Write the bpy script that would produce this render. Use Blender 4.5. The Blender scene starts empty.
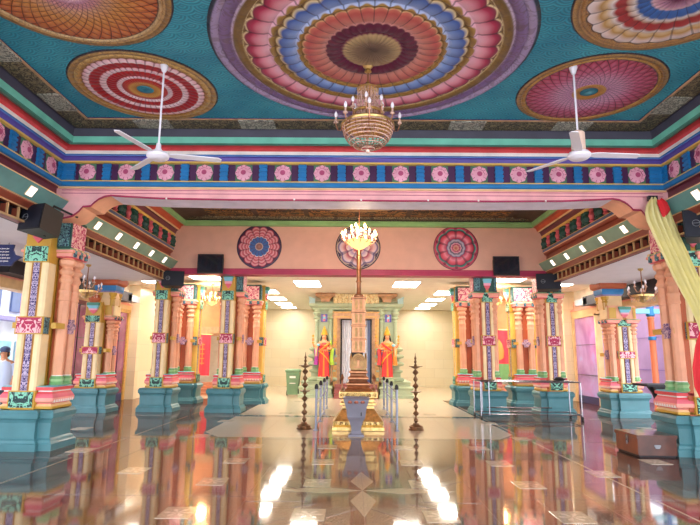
import bpy, bmesh, math, random
from mathutils import Matrix, Vector
PI = math.pi; R = math.radians
sin, cos = math.sin, math.cos
sc = bpy.context.scene
COL = sc.collection
AX = 0.13            # x of the hall's long axis
rnd = random.Random(7)

# ---------------------------------------------------------------- materials
def lin(h):
    if isinstance(h, str):
        h = h.lstrip('#'); c = [int(h[i:i+2], 16)/255 for i in (0, 2, 4)]
    else: c = h
    return tuple(v/12.92 if v <= .04045 else ((v+.055)/1.055)**2.4 for v in c[:3]) + (1,)
class NT:
    """small helper to write node maths as expressions"""
    def __init__(s, m):
        s.nt = m.node_tree; s.n = s.nt.nodes; s.l = s.nt.links
    def new(s, t, **k):
        n = s.n.new(t)
        for a, b in k.items(): setattr(n, a, b)
        return n
    def put(s, sock, v):
        if isinstance(v, bpy.types.NodeSocket): s.l.new(v, sock)
        else: sock.default_value = v
    def m(s, op, *a):
        n = s.new('ShaderNodeMath', operation=op)
        for i, v in enumerate(a): s.put(n.inputs[i], v)
        return n.outputs[0]
    def mix(s, f, a, b):
        n = s.new('ShaderNodeMix', data_type='RGBA')
        s.put(n.inputs[0], f); s.put(n.inputs[6], a); s.put(n.inputs[7], b)
        return n.outputs[2]
    def ramp(s, v, stops, interp='LINEAR'):
        n = s.new('ShaderNodeValToRGB'); r = n.color_ramp; r.interpolation = interp
        while len(r.elements) < len(stops): r.elements.new(0.5)
        for e, (p, c) in zip(r.elements, sorted(stops, key=lambda q: q[0])): e.position = p; e.color = c
        s.put(n.inputs[0], v); return n.outputs[0]
    def obj(s): return s.new('ShaderNodeTexCoord').outputs['Object']
    def noise(s, sc_, det=2, dist=0, vec=None):
        n = s.new('ShaderNodeTexNoise'); n.inputs['Scale'].default_value = sc_; n.inputs['Detail'].default_value = det
        n.inputs['Distortion'].default_value = dist; s.l.new(vec or s.obj(), n.inputs['Vector']); return n.outputs['Fac']
    def voro(s, sc_, feat='F1', vec=None, out='Distance'):
        n = s.new('ShaderNodeTexVoronoi'); n.feature = feat; n.inputs['Scale'].default_value = sc_
        s.l.new(vec or s.obj(), n.inputs['Vector']); return n.outputs[out]
    def bump(s, h, st, dist=.01):
        n = s.new('ShaderNodeBump'); n.inputs['Strength'].default_value = st; n.inputs['Distance'].default_value = dist
        s.put(n.inputs['Height'], h); s.l.new(n.outputs[0], s.n['Principled BSDF'].inputs['Normal'])
    def base(s, c): s.put(s.n['Principled BSDF'].inputs['Base Color'], c)
MATS = {}
def mat(name, rough=.45, metal=0, spec=.5, emit=None, estr=0, alpha=None, trans=None, coat=0):
    m = bpy.data.materials.new(name); m.use_nodes = True
    b = m.node_tree.nodes['Principled BSDF']
    b.inputs['Roughness'].default_value = rough; b.inputs['Metallic'].default_value = metal
    b.inputs['Specular IOR Level'].default_value = spec
    if coat: b.inputs['Coat Weight'].default_value = coat; b.inputs['Coat Roughness'].default_value = .05
    if emit is not None:
        b.inputs['Emission Color'].default_value = lin(emit); b.inputs['Emission Strength'].default_value = estr
    if trans: b.inputs['Transmission Weight'].default_value = trans
    MATS[name] = m
    return m, NT(m)
def paint(name, col, rough=.42, var=.12, scale=3, **k):
    m, n = mat(name, rough, **k); c = lin(col)
    f = n.noise(scale, 3)
    d = tuple(v*(1-var) for v in c[:3])+(1,); l = tuple(min(1, v*(1+var)) for v in c[:3])+(1,)
    n.base(n.ramp(f, [(.3, d), (.7, l)]))
    return m
def relief(name, ground, raised, scale=16, dist=1.5, cut=.5, rough=.5, third=None, freq=26.):
    """carved and painted scroll work: two paints split along a carved line"""
    m, n = mat(name, rough)
    sp = n.new('ShaderNodeSeparateXYZ'); n.l.new(n.obj(), sp.inputs[0]); cb = n.new('ShaderNodeCombineXYZ')
    n.put(cb.inputs[0], n.m('ABSOLUTE', sp.outputs[0])); n.put(cb.inputs[1], sp.outputs[1]); n.put(cb.inputs[2], sp.outputs[2])
    f = n.noise(scale, 1, dist, cb.outputs[0])
    w = n.m('SINE', n.m('MULTIPLY', f, freq))
    w = n.m('ADD', n.m('MULTIPLY', w, .5), .5)
    st = [(0, lin(ground)), (cut-.06, lin(ground)), (cut+.06, lin(raised)), (1, lin(third or raised))]
    n.base(n.ramp(w, st)); n.bump(w, .6, .012)
    return m
def emis(name, col, s):
    m = bpy.data.materials.new(name); m.use_nodes = True; nt = m.node_tree; nt.nodes.clear()
    e = nt.nodes.new('ShaderNodeEmission'); o = nt.nodes.new('ShaderNodeOutputMaterial')
    e.inputs[0].default_value = lin(col); e.inputs[1].default_value = s; nt.links.new(e.outputs[0], o.inputs[0])
    MATS[name] = m; return m

paint('base_blue', '#4a8088', .35); paint('gold', '#c79a35', .4); paint('cream', '#eed6a4', .5)
paint('yellowpaint', '#e2b956', .5); paint('peachorange', '#d98e5c', .55); paint('peach', '#e8a884', .5); paint('orange', '#b5582f', .5); paint('pinkred', '#e06474', .45)
paint('salmon', '#efa090', .5); paint('white', '#eeeae4', .5); paint('offwhite', '#e4dfd6', .6)
paint('green', '#6fa86a', .45); paint('lotusgreen', '#a2cc92', .45); paint('mint', '#7accb4', .45)
paint('mintdark', '#4a8a76', .45); paint('red', '#dc484c', .45); paint('blue', '#1f78b4', .42)
paint('midblue', '#5f86c8', .42); paint('purple', '#5f4ea6', .42); paint('darkpurple', '#48204c', .4)
paint('maroon', '#6e2f3a', .42); paint('brownred', '#8f4430', .42); paint('magenta', '#a8274f', .42)
paint('pinkbeam', '#efb2b2', .45); paint('wallpeach', '#dcab95', .55, .05); paint('lightgreen', '#8fb978', .5)
paint('slabgreen', '#7f9f88', .45); paint('slabteal', '#5f9290', .45); paint('lilacwhite', '#dcd6e6', .5)
paint('darkfascia', '#4a4858', .6); paint('darkbrown', '#4a3328', .5, .3, 6); paint('redorange', '#c4522f', .45)
paint('creamline', '#e5c08c', .5); paint('goldline', '#e4bc60', .4); paint('greyblue', '#54648c', .42)
paint('deepgreen', '#1f4e44', .45); paint('rosettepink', '#eba8bc', .45); paint('rosettedark', '#b84c74', .45)
paint('roseground', '#4e7a5c', .5); paint('busterpink', '#cf5f68', .45); paint('skyblue', '#7cc3d4', .45)
paint('ceilwhite', '#e3dde0', .7, .03); paint('rearceil', '#eae3d6', .7, .03)
paint('navy', '#1c2a5e', .4); paint('shrinegreen', '#a5b493', .5, .08); paint('shrineblue', '#9fc0bf', .5)
paint('shrinestone', '#c9a45f', .45, .35, 9); paint('shrinebrown', '#bf9670', .5, .2, 8)
paint('doorgold', '#cfa054', .4, .2, 10); paint('steel', '#94969e', .25, .04, metal=1.)
paint('railsteel', '#868a98', .35, .05, metal=.8); paint('black', '#121214', .45, .1); paint('tvscreen', '#1b2430', .12, .1, coat=.6)
paint('speakerblack', '#0b0c10', .5, .1); paint('trellis', '#c09868', .5); paint('speakergrille', '#0c1122', .6, .15, 60)
paint('copper', '#a2704e', .3, .2, 12, metal=.75); paint('antique', '#a8824e', .45, .25, 14, metal=.35); paint('brass', '#d0b070', .3, .3, 14, metal=.85)
paint('brassold', '#8a6a4e', .35, .3, 14, metal=.8)
paint('greymetal', '#85838f', .4, .08, 5, metal=.1); paint('copperrim', '#9c5a46', .35, metal=.6)
paint('bingreen', '#6b8c66', .45); paint('skin', '#c98a64', .5, .04); paint('statueskin', '#e8a273', .45, .05)
paint('sareered', '#dd3a3c', .45, .15, 8); paint('sareeorange', '#ee8b2d', .45, .1); paint('sareemag', '#a83aa0', .45)
paint('statuegold', '#e3ae3c', .35, .15, 12, metal=.3); paint('hairblack', '#1a1513', .5); paint('parrot', '#a7cf3a', .5)
paint('shirtblue', '#c3d0ea', .7, .05); paint('trousers', '#2b2e3c', .7); paint('capblue', '#3b4a6c', .7)
paint('clothyellow', '#e6dc9c', .75, .06, 5); paint('clothred', '#d8232b', .7, .08); paint('wood', '#4f2416', .28, .3, 5, coat=.5)
paint('woodside', '#804428', .35, .25, 5); paint('fanwhite', '#e6e2ea', .35, .03); paint('fanpeachlit', '#e2c2b0', .4, .04)
paint('lilacwall', '#c8a2cc', .6, .08, 1.2); paint('outpale', '#dfe6f2', .7, .1, 1.5); paint('outteal', '#8fc2cf', .6, .2, 2)
paint('pillarorange', '#d9764d', .45); paint('curtainwhite', '#dfe2ea', .7, .06, 6); paint('curtainblue', '#9fb2d6', .7, .06, 6)
paint('dark', '#1d1a20', .6); paint('stepstone', '#b57a5c', .4); paint('stepred', '#8d4438', .35)
paint('bannerred', '#dd3b50', .6, .1); paint('bannergold', '#e79a4c', .6); paint('crystal', '#e6c2b0', .2, .2, 30, metal=.25)
paint('candle', '#f1edf4', .3, .02); paint('chainmetal', '#a8775a', .3, .1, metal=.8); paint('grey', '#8b8d92', .5)
paint('purplegrey', '#8d84b4', .5, .2, 20)
relief('rel_green', '#0e3436', '#84ccb0', 8, 1.6, .52, freq=19.); relief('rel_mag', '#b0184c', '#f6bcc0', 7, 1.6, .6, freq=19.)
relief('rel_pink', '#c9486e', '#f2c3b8', 7, 1.6, .45, freq=19.); relief('rel_purple', '#3c2a6e', '#c9b8d4', 18, .8, .55)
relief('rel_navy', '#1e3350', '#6fa3a6', 12, 1.4, .5); relief('rel_gold', '#453b30', '#7c6d54', 11, 1.2, .5, third='#94845f')
relief('rel_goldbright', '#7c531f', '#e2bc6a', 10, 1.5, .4); relief('rel_ceil2', '#2c1c12', '#9c6b35', 4, 1.2, .5)
relief('rel_cross', '#6b4a7c', '#d2a9b4', 14, 1.2, .5); relief('rel_plaque', '#6d6c66', '#b9b4a2', 12, 1.2, .5)
relief('rel_shrine', '#e0c080', '#fff0c0', 5, 2., .3)

# lacquered aisle doors, tiled rear wall, ceiling scales, granite floor
m, n = mat('purplepanel', .12, coat=.6); n.base(n.ramp(n.noise(.9, 4, 1.), [(.3, lin('#6a2c50')), (.6, lin('#94507a')), (.75, lin('#b078a0'))]))
m, n = mat('lilacpanel', .1, coat=.6); n.base(n.ramp(n.noise(.8, 4, 1.), [(.3, lin('#9468a8')), (.55, lin('#b08ccc')), (.75, lin('#a0a8ec'))]))
m, n = mat('walltile', .3)
br = n.new('ShaderNodeTexBrick'); mp = n.new('ShaderNodeMapping'); mp.inputs['Rotation'].default_value = (PI/2, 0, 0)
n.l.new(n.obj(), mp.inputs[0]); n.l.new(mp.outputs[0], br.inputs['Vector'])
for k, v in (('Scale', 1.), ('Brick Width', 1.0), ('Row Height', .5), ('Mortar Size', .006)): br.inputs[k].default_value = v
br.inputs['Color1'].default_value = lin('#e7dabb'); br.inputs['Color2'].default_value = lin('#e2d3b0'); br.inputs['Mortar'].default_value = lin('#d0c1a2')
n.base(n.mix(n.m('MULTIPLY', n.noise(2, 3), .25), br.outputs[0], lin('#cdbb97')))
m, n = mat('walltile_side', .3)
br = n.new('ShaderNodeTexBrick'); mp = n.new('ShaderNodeMapping'); mp.inputs['Rotation'].default_value = (PI/2, 0, PI/2)
n.l.new(n.obj(), mp.inputs[0]); n.l.new(mp.outputs[0], br.inputs['Vector'])
for k, v in (('Scale', 1.), ('Brick Width', 1.0), ('Row Height', .5), ('Mortar Size', .006)): br.inputs[k].default_value = v
br.inputs['Color1'].default_value = lin('#e7dabb'); br.inputs['Color2'].default_value = lin('#e2d3b0'); br.inputs['Mortar'].default_value = lin('#d0c1a2')
n.base(br.outputs[0])
m, n = mat('tealceil', .5)
sx = n.new('ShaderNodeSeparateXYZ'); n.l.new(n.obj(), sx.inputs[0])
row = n.m('MULTIPLY', sx.outputs[1], 5.5); rf = n.m('FLOOR', row); ry = n.m('FRACT', row)
xx = n.m('FRACT', n.m('ADD', n.m('MULTIPLY', sx.outputs[0], 4.), n.m('MULTIPLY', rf, .5)))
dx = n.m('SUBTRACT', xx, .5); dd = n.m('SQRT', n.m('ADD', n.m('MULTIPLY', dx, dx), n.m('MULTIPLY', n.m('MULTIPLY', ry, ry), .6)))
ww = n.m('SINE', n.m('MULTIPLY', dd, 34.))
nz = n.noise(1.4, 4)
c1 = n.ramp(nz, [(.3, lin('#2088a2')), (.72, lin('#46b2c4'))]); n.base(n.mix(n.m('MULTIPLY', n.m('ADD', ww, 1.), .28), c1, lin('#0e4a60')))
n.bump(ww, .25, .01)

def granite(name, a, b, speck, rough=.04):
    m, n = mat(name, .6, spec=.1)
    f = n.noise(55, 3); g = n.noise(.45, 3)
    c = n.ramp(f, [(.35, lin(a)), (.6, lin(b)), (.78, lin(speck))])
    c = n.mix(n.m('MULTIPLY', g, .35), c, lin(b))
    s = n.new('ShaderNodeSeparateXYZ'); n.l.new(n.obj(), s.inputs[0])
    ln = None
    for i, o in ((0, .13-.665), (1, .2)):
        fr = n.m('FRACT', n.m('DIVIDE', n.m('SUBTRACT', s.outputs[i], o-13.3), .665))
        e = n.m('LESS_THAN', n.m('MINIMUM', fr, n.m('SUBTRACT', 1., fr)), .006)
        ln = e if ln is None else n.m('MAXIMUM', ln, e)
    n.base(n.mix(n.m('MULTIPLY', ln, .45), c, lin('#8d7a6c')))
    # polished stone: clear polish layer over the speckled body
    gl = n.new('ShaderNodeBsdfGlossy'); gl.inputs['Color'].default_value = (1, .97, .93, 1); n.put(gl.inputs['Roughness'], n.m('ADD', n.m('MULTIPLY', g, .03), rough))
    fr = n.new('ShaderNodeFresnel'); fr.inputs['IOR'].default_value = 1.45
    mx = n.new('ShaderNodeMixShader'); n.put(mx.inputs[0], n.m('ADD', n.m('MULTIPLY', fr.outputs[0], .34), .25))
    n.l.new(m.node_tree.nodes['Principled BSDF'].outputs[0], mx.inputs[1]); n.l.new(gl.outputs[0], mx.inputs[2])
    n.l.new(mx.outputs[0], m.node_tree.nodes['Material Output'].inputs['Surface'])
    return m
granite('floor_red', '#2c100a', '#4e2018', '#7c5a4c')
granite('floor_grey', '#4c3f38', '#66584e', '#8c7e72')
granite('floor_pale', '#9a8a70', '#b5a488', '#cfc4b0')
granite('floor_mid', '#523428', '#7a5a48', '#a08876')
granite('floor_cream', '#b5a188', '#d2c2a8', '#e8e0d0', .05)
granite('floor_dark', '#2c1c1a', '#4a2c26', '#7a6258')

emis('em_panel', '#fff4e6', 17.); emis('em_fascia', '#fff6ee', 1.6); emis('em_bowl', '#ffc070', 1.5); emis('em_bulb', '#ffc078', 22.); emis('em_bulb_soft', '#ffb060', 14.)
emis('em_cool', '#fff9f2', 9.)

def medallion_mat(name, stops, n_pet, amp, line=(.2, .9), line_c='#2a1722', lw=.97, swirl=None, relief_amt=.0):
    """rings of paint in polar coordinates; scalloped edges; radial or spiral outlines"""
    m, n = mat(name, .45)
    s = n.new('ShaderNodeSeparateXYZ'); n.l.new(n.obj(), s.inputs[0])
    x, y = s.outputs[0], s.outputs[1]
    r = n.m('SQRT', n.m('ADD', n.m('MULTIPLY', x, x), n.m('MULTIPLY', y, y)))
    th = n.m('ARCTAN2', y, x)
    c = n.m('ABSOLUTE', n.m('COSINE', n.m('MULTIPLY', th, n_pet/2)))
    rr = n.m('ADD', r, n.m('MULTIPLY', n.m('MULTIPLY', n.m('SUBTRACT', 1., c), amp*1.7), n.m('MULTIPLY', r, n.m('LESS_THAN', r, line[1]+.01))))
    col = n.ramp(rr, [(p, lin(h)) for p, h in stops])
    inb = n.m('MULTIPLY', n.m('GREATER_THAN', r, line[0]), n.m('LESS_THAN', r, line[1]))
    if swirl:
        k, lr, sc_c = swirl
        lg = n.m('MULTIPLY', n.m('LOGARITHM', n.m('MAXIMUM', r, .02), math.e), lr)
        a = n.m('ABSOLUTE', n.m('SINE', n.m('ADD', n.m('MULTIPLY', th, k), lg)))
        b = n.m('ABSOLUTE', n.m('SINE', n.m('SUBTRACT', n.m('MULTIPLY', th, k), lg)))
        e = n.m('MINIMUM', a, b)
        ed = n.m('MULTIPLY', n.m('LESS_THAN', e, .17), inb)
        col = n.mix(n.m('MULTIPLY', n.m('MULTIPLY', n.m('MULTIPLY', a, b), inb), .35), col, lin(sc_c))
        col = n.mix(n.m('MULTIPLY', ed, .8), col, lin(line_c))
        n.bump(e, .5, .02)
    else:
        e1 = n.m('GREATER_THAN', n.m('ABSOLUTE', n.m('SINE', n.m('MULTIPLY', th, n_pet/2))), lw)
        col = n.mix(n.m('MULTIPLY', n.m('MULTIPLY', e1, inb), .55), col, lin(line_c))
        n.bump(c, .35, .03)
    scr = n.m('SINE', n.m('MULTIPLY', n.noise(9, 1, 1.5), 30.))
    col = n.mix(n.m('MULTIPLY', n.m('GREATER_THAN', scr, .55), n.m('MULTIPLY', n.m('GREATER_THAN', r, line[1]), .4)), col, lin('#5c4030'))
    n.base(col)
    return m

# ---------------------------------------------------------------- mesh helper
class MB:
    def __init__(s): s.v = []; s.f = []; s.m = []; s.mats = []; s.T = Matrix()
    def mi(s, m):
        if m not in s.mats: s.mats.append(m)
        return s.mats.index(m)
    def add(s, vs, fs, m):
        o = len(s.v); s.v += [tuple(s.T @ Vector(v)) for v in vs]
        i = s.mi(m)
        for f in fs: s.f.append([o+k for k in f]); s.m.append(i)
    def box(s, c, d, m, rz=0, taper=1):
        x, y, z = d[0]/2, d[1]/2, d[2]/2; vs = []
        for k in (-1, 1):
            t = taper if k == 1 else 1
            for a, b in ((-1, -1), (1, -1), (1, 1), (-1, 1)):
                px, py = a*x*t, b*y*t
                vs.append((c[0]+px*cos(rz)-py*sin(rz), c[1]+px*sin(rz)+py*cos(rz), c[2]+k*z))
        s.add(vs, [(0, 3, 2, 1), (4, 5, 6, 7), (0, 1, 5, 4), (1, 2, 6, 5), (2, 3, 7, 6), (3, 0, 4, 7)], m)
    def b2(s, x0, x1, y0, y1, z0, z1, m): s.box(((x0+x1)/2, (y0+y1)/2, (z0+z1)/2), (abs(x1-x0), abs(y1-y0), abs(z1-z0)), m)
    def cbox(s, x0, x1, y0, y1, z0, z1, m, ch=.02):
        """box with its two front vertical edges (min y) chamfered"""
        p = [(x0, y1), (x0, y0+ch), (x0+ch, y0), (x1-ch, y0), (x1, y0+ch), (x1, y1)]
        s.prism(p, z0, z1, m)
    def prism(s, p, z0, z1, m, caps=True):
        k = len(p); vs = [(x, y, z0) for x, y in p]+[(x, y, z1) for x, y in p]
        fs = [(i, (i+1) % k, k+(i+1) % k, k+i) for i in range(k)]
        if caps: fs += [tuple(range(k))[::-1], tuple(range(k, 2*k))]
        s.add(vs, fs, m)
    def prism_y(s, p, y0, y1, m):
        k = len(p); vs = [(x, y0, z) for x, z in p]+[(x, y1, z) for x, z in p]
        fs = [((i+1) % k, i, k+i, k+(i+1) % k) for i in range(k)]+[tuple(range(k)), tuple(range(k, 2*k))[::-1]]
        s.add(vs, fs, m)
    def lathe(s, prof, m, c=(0, 0, 0), seg=16, cap=True, a0=0., sq=None):
        """prof: (r, z[, material])"""
        vs = []; x0, y0, z0 = c
        for q in prof:
            for k in range(seg):
                a = a0+2*PI*k/seg; vs.append((x0+q[0]*cos(a), y0+q[0]*sin(a)*(sq or 1), z0+q[1]))
        for j in range(len(prof)-1):
            mm = prof[j+1][2] if len(prof[j+1]) > 2 else m
            o = len(s.v)
            s.add(vs[j*seg:(j+2)*seg], [(k, (k+1) % seg, seg+(k+1) % seg, seg+k) for k in range(seg)], mm)
        if cap:
            s.add(vs[:seg], [tuple(range(seg))[::-1]], prof[0][2] if len(prof[0]) > 2 else m)
            s.add(vs[-seg:], [tuple(range(seg))], prof[-1][2] if len(prof[-1]) > 2 else m)
    def tube(s, pts, r, m, seg=8, cap=True):
        P = [Vector(p) for p in pts]; vs = []; n = len(P)
        rs = r if isinstance(r, (list, tuple)) else [r]*n
        up = None
        for i, p in enumerate(P):
            t = ((P[min(i+1, n-1)]-P[max(i-1, 0)])).normalized()
            if up is None:
                up = Vector((0, 0, 1)) if abs(t.z) < .9 else Vector((1, 0, 0))
            a = (up - t*up.dot(t)).normalized(); b = t.cross(a); up = a
            for k in range(seg):
                q = p+(a*cos(2*PI*k/seg)+b*sin(2*PI*k/seg))*rs[i]; vs.append(tuple(q))
        fs = [(i*seg+k, i*seg+(k+1) % seg, (i+1)*seg+(k+1) % seg, (i+1)*seg+k) for i in range(n-1) for k in range(seg)]
        if cap: fs += [tuple(range(seg))[::-1], tuple(range((n-1)*seg, n*seg))]
        s.add(vs, fs, m)
    def sphere(s, c, r, m, seg=10, rings=6, sc_=(1, 1, 1)):
        vs = [(c[0], c[1], c[2]-r*sc_[2])]; 
        for j in range(1, rings):
            a = -PI/2+PI*j/rings
            for k in range(seg):
                b = 2*PI*k/seg; vs.append((c[0]+r*cos(a)*cos(b)*sc_[0], c[1]+r*cos(a)*sin(b)*sc_[1], c[2]+r*sin(a)*sc_[2]))
        vs.append((c[0], c[1], c[2]+r*sc_[2])); fs = [(0, 1+(k+1) % seg, 1+k) for k in range(seg)]
        for j in range(rings-2):
            fs += [(1+j*seg+k, 1+j*seg+(k+1) % seg, 1+(j+1)*seg+(k+1) % seg, 1+(j+1)*seg+k) for k in range(seg)]
        o = 1+(rings-2)*seg; fs += [(o+k, o+(k+1) % seg, len(vs)-1) for k in range(seg)]
        s.add(vs, fs, m)
    def loft(s, poly, prof, m, cap=True):
        """poly: counter-clockwise outline; prof: (outward offset, z[, material]) rings with mitred corners"""
        k = len(poly); rings = []
        for q in prof:
            o = q[0]; ring = []
            for i in range(k):
                p0, p1, p2 = Vector(poly[i-1]), Vector(poly[i]), Vector(poly[(i+1) % k])
                d1 = (p1-p0).normalized(); d2 = (p2-p1).normalized()
                n1 = Vector((d1.y, -d1.x)); n2 = Vector((d2.y, -d2.x))
                b = (n1+n2); den = 1+n1.dot(n2)
                ring.append(tuple(p1+b*(o/den))+(q[1],))
            rings.append(ring)
        for j in range(len(prof)-1):
            mm = prof[j+1][2] if len(prof[j+1]) > 2 else m
            s.add(rings[j]+rings[j+1], [(i, (i+1) % k, k+(i+1) % k, k+i) for i in range(k)], mm)
        if cap:
            s.add(rings[0], [tuple(range(k))[::-1]], prof[0][2] if len(prof[0]) > 2 else m)
            s.add(rings[-1], [tuple(range(k))], prof[-1][2] if len(prof[-1]) > 2 else m)
    def run(s, prof, y0, y1, side, half=5.45):
        """moulding run along y; prof (inward offset, z, material)"""
        for j in range(len(prof)-1):
            a, b = prof[j], prof[j+1]; mm = b[2]
            xa, xb = AX+side*(half-a[0]), AX+side*(half-b[0])
            vs = [(xa, y0, a[1]), (xa, y1, a[1]), (xb, y1, b[1]), (xb, y0, b[1])]
            s.add(vs, [(0, 1, 2, 3)], mm)
    def build(s, name, parent=None, loc=None, smooth=35):
        me = bpy.data.meshes.new(name); me.from_pydata(s.v, [], s.f)
        for mm in s.mats: me.materials.append(MATS[mm])
        me.polygons.foreach_set('material_index', s.m)
        bm = bmesh.new(); bm.from_mesh(me); bmesh.ops.remove_doubles(bm, verts=bm.verts, dist=1e-5)
        bmesh.ops.recalc_face_normals(bm, faces=bm.faces); bm.to_mesh(me); bm.free()
        if smooth:
            me.polygons.foreach_set('use_smooth', [True]*len(me.polygons)); me.set_sharp_from_angle(angle=R(smooth))
        o = bpy.data.objects.new(name, me); COL.objects.link(o)
        if parent: o.parent = parent
        if loc: o.location = loc
        return o
def tag(o, label=None, cat=None, group=None, kind=None):
    if label: o['label'] = label
    if cat: o['category'] = cat
    if group: o['group'] = group
    if kind: o['kind'] = kind
    return o
def empty(name, loc, label, cat, group=None, rz=0, kind=None):
    o = bpy.data.objects.new(name, None); COL.objects.link(o); o.location = loc; o.rotation_euler = (0, 0, rz)
    o.empty_display_size = .1
    return tag(o, label, cat, group, kind)
KIDS = {}
def kids(o): return [c for c in bpy.data.objects if c.parent == o]
def copy_tree(o, loc=None, rz=None, label=None, parent=None):
    c = o.copy(); COL.objects.link(c)
    if parent is not None: c.parent = parent
    if loc is not None: c.location = loc
    if rz is not None: c.rotation_euler = (0, 0, rz)
    if label: c['label'] = label
    for k in kids(o): copy_tree(k, parent=c)
    return c
def struct(b, name, loc=None, smooth=35): return tag(b.build(name, None, loc, smooth), kind='structure')
# ---------------------------------------------------------------- setting: floor
b = MB()
b.b2(-11, 11.4, -3.5, 31, -.2, 0, 'floor_red')
def inlay(p, m, z=.0015): b.prism(p, .0002, z, m)
def rect(x0, x1, y0, y1, m, z=.0015): inlay([(x0, y0), (x1, y0), (x1, y1), (x0, y1)], m, z)
rect(AX-8.2, AX+8.2, 21.0, 30.4, 'floor_cream', .0007); rect(AX-3.25, AX+3.25, 11.25, 21.0, 'floor_cream', .001)  # pale zones put the bright rear wall's reflection into the stone colour
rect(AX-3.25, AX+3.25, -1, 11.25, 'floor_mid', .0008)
for s in (-1, 1):
    rect(AX+s*3.95-.19, AX+s*3.95+.19, -1, 18.5, 'floor_grey')
    rect(AX+s*3.95-.60, AX+s*3.95-.57, -1, 18.5, 'floor_pale', .001)
rect(AX-8, AX+8, 6.62, 6.92, 'floor_grey', .0018); rect(AX-8, AX+8, 11.0, 11.25, 'floor_grey', .0018); rect(AX-8, AX+8, 15.0, 15.35, 'floor_grey', .0018)
rect(AX-8, AX-4.4, 8.9, 9.25, 'floor_dark', .0017)
for s in (-1, 1):     # diagonal bands meeting at the star
    for (x0, y0, x1, y1) in ((s*.9, 8.0, s*3.6, 12.2), (s*.9, 5.9, s*2.8, 3.6)):
        w = .3; d = Vector((x1-x0, y1-y0)).normalized(); q = Vector((-d.y, d.x))*w/2
        p = [(AX+x0+q.x, y0+q.y), (AX+x0-q.x, y0-q.y), (AX+x1-q.x, y1-q.y), (AX+x1+q.x, y1+q.y)]
        inlay(p if s > 0 else p, 'floor_grey', .0021)
cx, cy = AX, 6.95
st = []
for k in range(16):
    rr_ = 1.42 if k % 2 == 0 else .72
    st.append((cx+rr_*cos(PI*k/8+PI/8), cy+rr_*sin(PI*k/8+PI/8)))
inlay(st, 'floor_grey', .0028)
for k in range(8):
    a = PI*k/4; inlay([(cx, cy), (cx+.5*cos(a-.3), cy+.5*sin(a-.3)), (cx+1.1*cos(a), cy+1.1*sin(a)), (cx+.5*cos(a+.3), cy+.5*sin(a+.3))][::1], 'floor_dark' if k % 2 else 'floor_pale', .0032)
T = [(-3.14, 13.94), (-5.93, 12.31), (-3.05, 7.99), (3.53, 8.06), (4.79, 9.01), (-3.05, 11.4), (3.4, 11.4), (-4.6, 9.6), (3.4, 14.), (-9.1, 20.8), (-1.9, 15.9), (2.2, 15.9), (-1.9, 20), (2.2, 20), (-4.4, 5.6), (4.6, 5.6), (6.9, 13.2)]
for k in range(-2, 2):
    for j in range(-2, 4): T.append((.91+1.35*k+.0, 5.9+1.42*j+.02*abs(k)))
for (x, y) in T:
    if abs(x-AX) < .3 and y > 11: continue
    w, h = (.17, .21); rect(x-w, x+w, y-h, y+h, 'floor_pale', .004)
    for k in range(6):   # engraved rosette
        a = PI*k/3; b.add([(x, y, .0042), (x+.12*cos(a-.25), y+.12*sin(a-.25), .0042), (x+.15*cos(a), y+.15*sin(a), .0042), (x+.12*cos(a+.25), y+.12*sin(a+.25), .0042)], [(0, 1, 2, 3)], 'floor_cream')
struct(b, 'floor', smooth=0)

# ---------------------------------------------------------------- setting: ceilings
y0, y1, hw = 3.6, 9.4, 5.45
rectp = [(AX-hw, y0), (AX+hw, y0), (AX+hw, y1), (AX-hw, y1)]
b = MB(); b.b2(AX-hw+.3, AX+hw-.3, y0+.3, y1-.3, 5.56, 5.7, 'tealceil'); struct(b, 'ceiling', smooth=0)
# border with plaques
b = MB()
b.loft(rectp, [(-.80, 5.56, 'rel_gold'), (-.80, 5.545, 'navy'), (-.78, 5.535, 'shrinebrown'), (-.755, 5.535, 'shrinebrown'), (-.74, 5.545, 'rel_gold'), (-.42, 5.53, 'rel_gold'), (-.36, 5.56, 'darkfascia')], 'rel_gold', cap=False)
for s in (-1, 1):
    for yy in (4.6, 6.5, 8.0): b.b2(AX+s*(hw-.79), AX+s*(hw-.45), yy-.28, yy+.28, 5.515, 5.555, 'rel_plaque')
for xx in (-3.6, -1.8, 0, 1.8, 3.6): b.b2(AX+xx-.3, AX+xx+.3, y1-.78, y1-.45, 5.515, 5.555, 'rel_plaque')
b.loft(rectp, [(-.36, 5.56, 'darkfascia'), (-.33, 5.41, 'darkfascia'), (-.35, 5.405, 'mint'), (-.35, 5.29, 'mint'), (-.30, 5.27, 'mintdark'), (-.15, 5.345, 'mintdark'),  # darker mint underside: the moulding's shade is put into the paint
    (-.15, 5.33, 'red'), (-.16, 5.26, 'red'), (-.11, 5.235, 'red'), (-.11, 5.235, 'white'), (-.11, 5.17, 'white'), (-.085, 5.165, 'blue'), (-.085, 5.145, 'midblue'), (-.05, 5.13, 'purple'), (-.04, 5.065, 'purple'),
    (-.06, 5.06, 'goldline'), (-.06, 5.03, 'goldline'), (0, 5.02, 'goldline')], 'mint', cap=False)
struct(b, 'trim_1')

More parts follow.
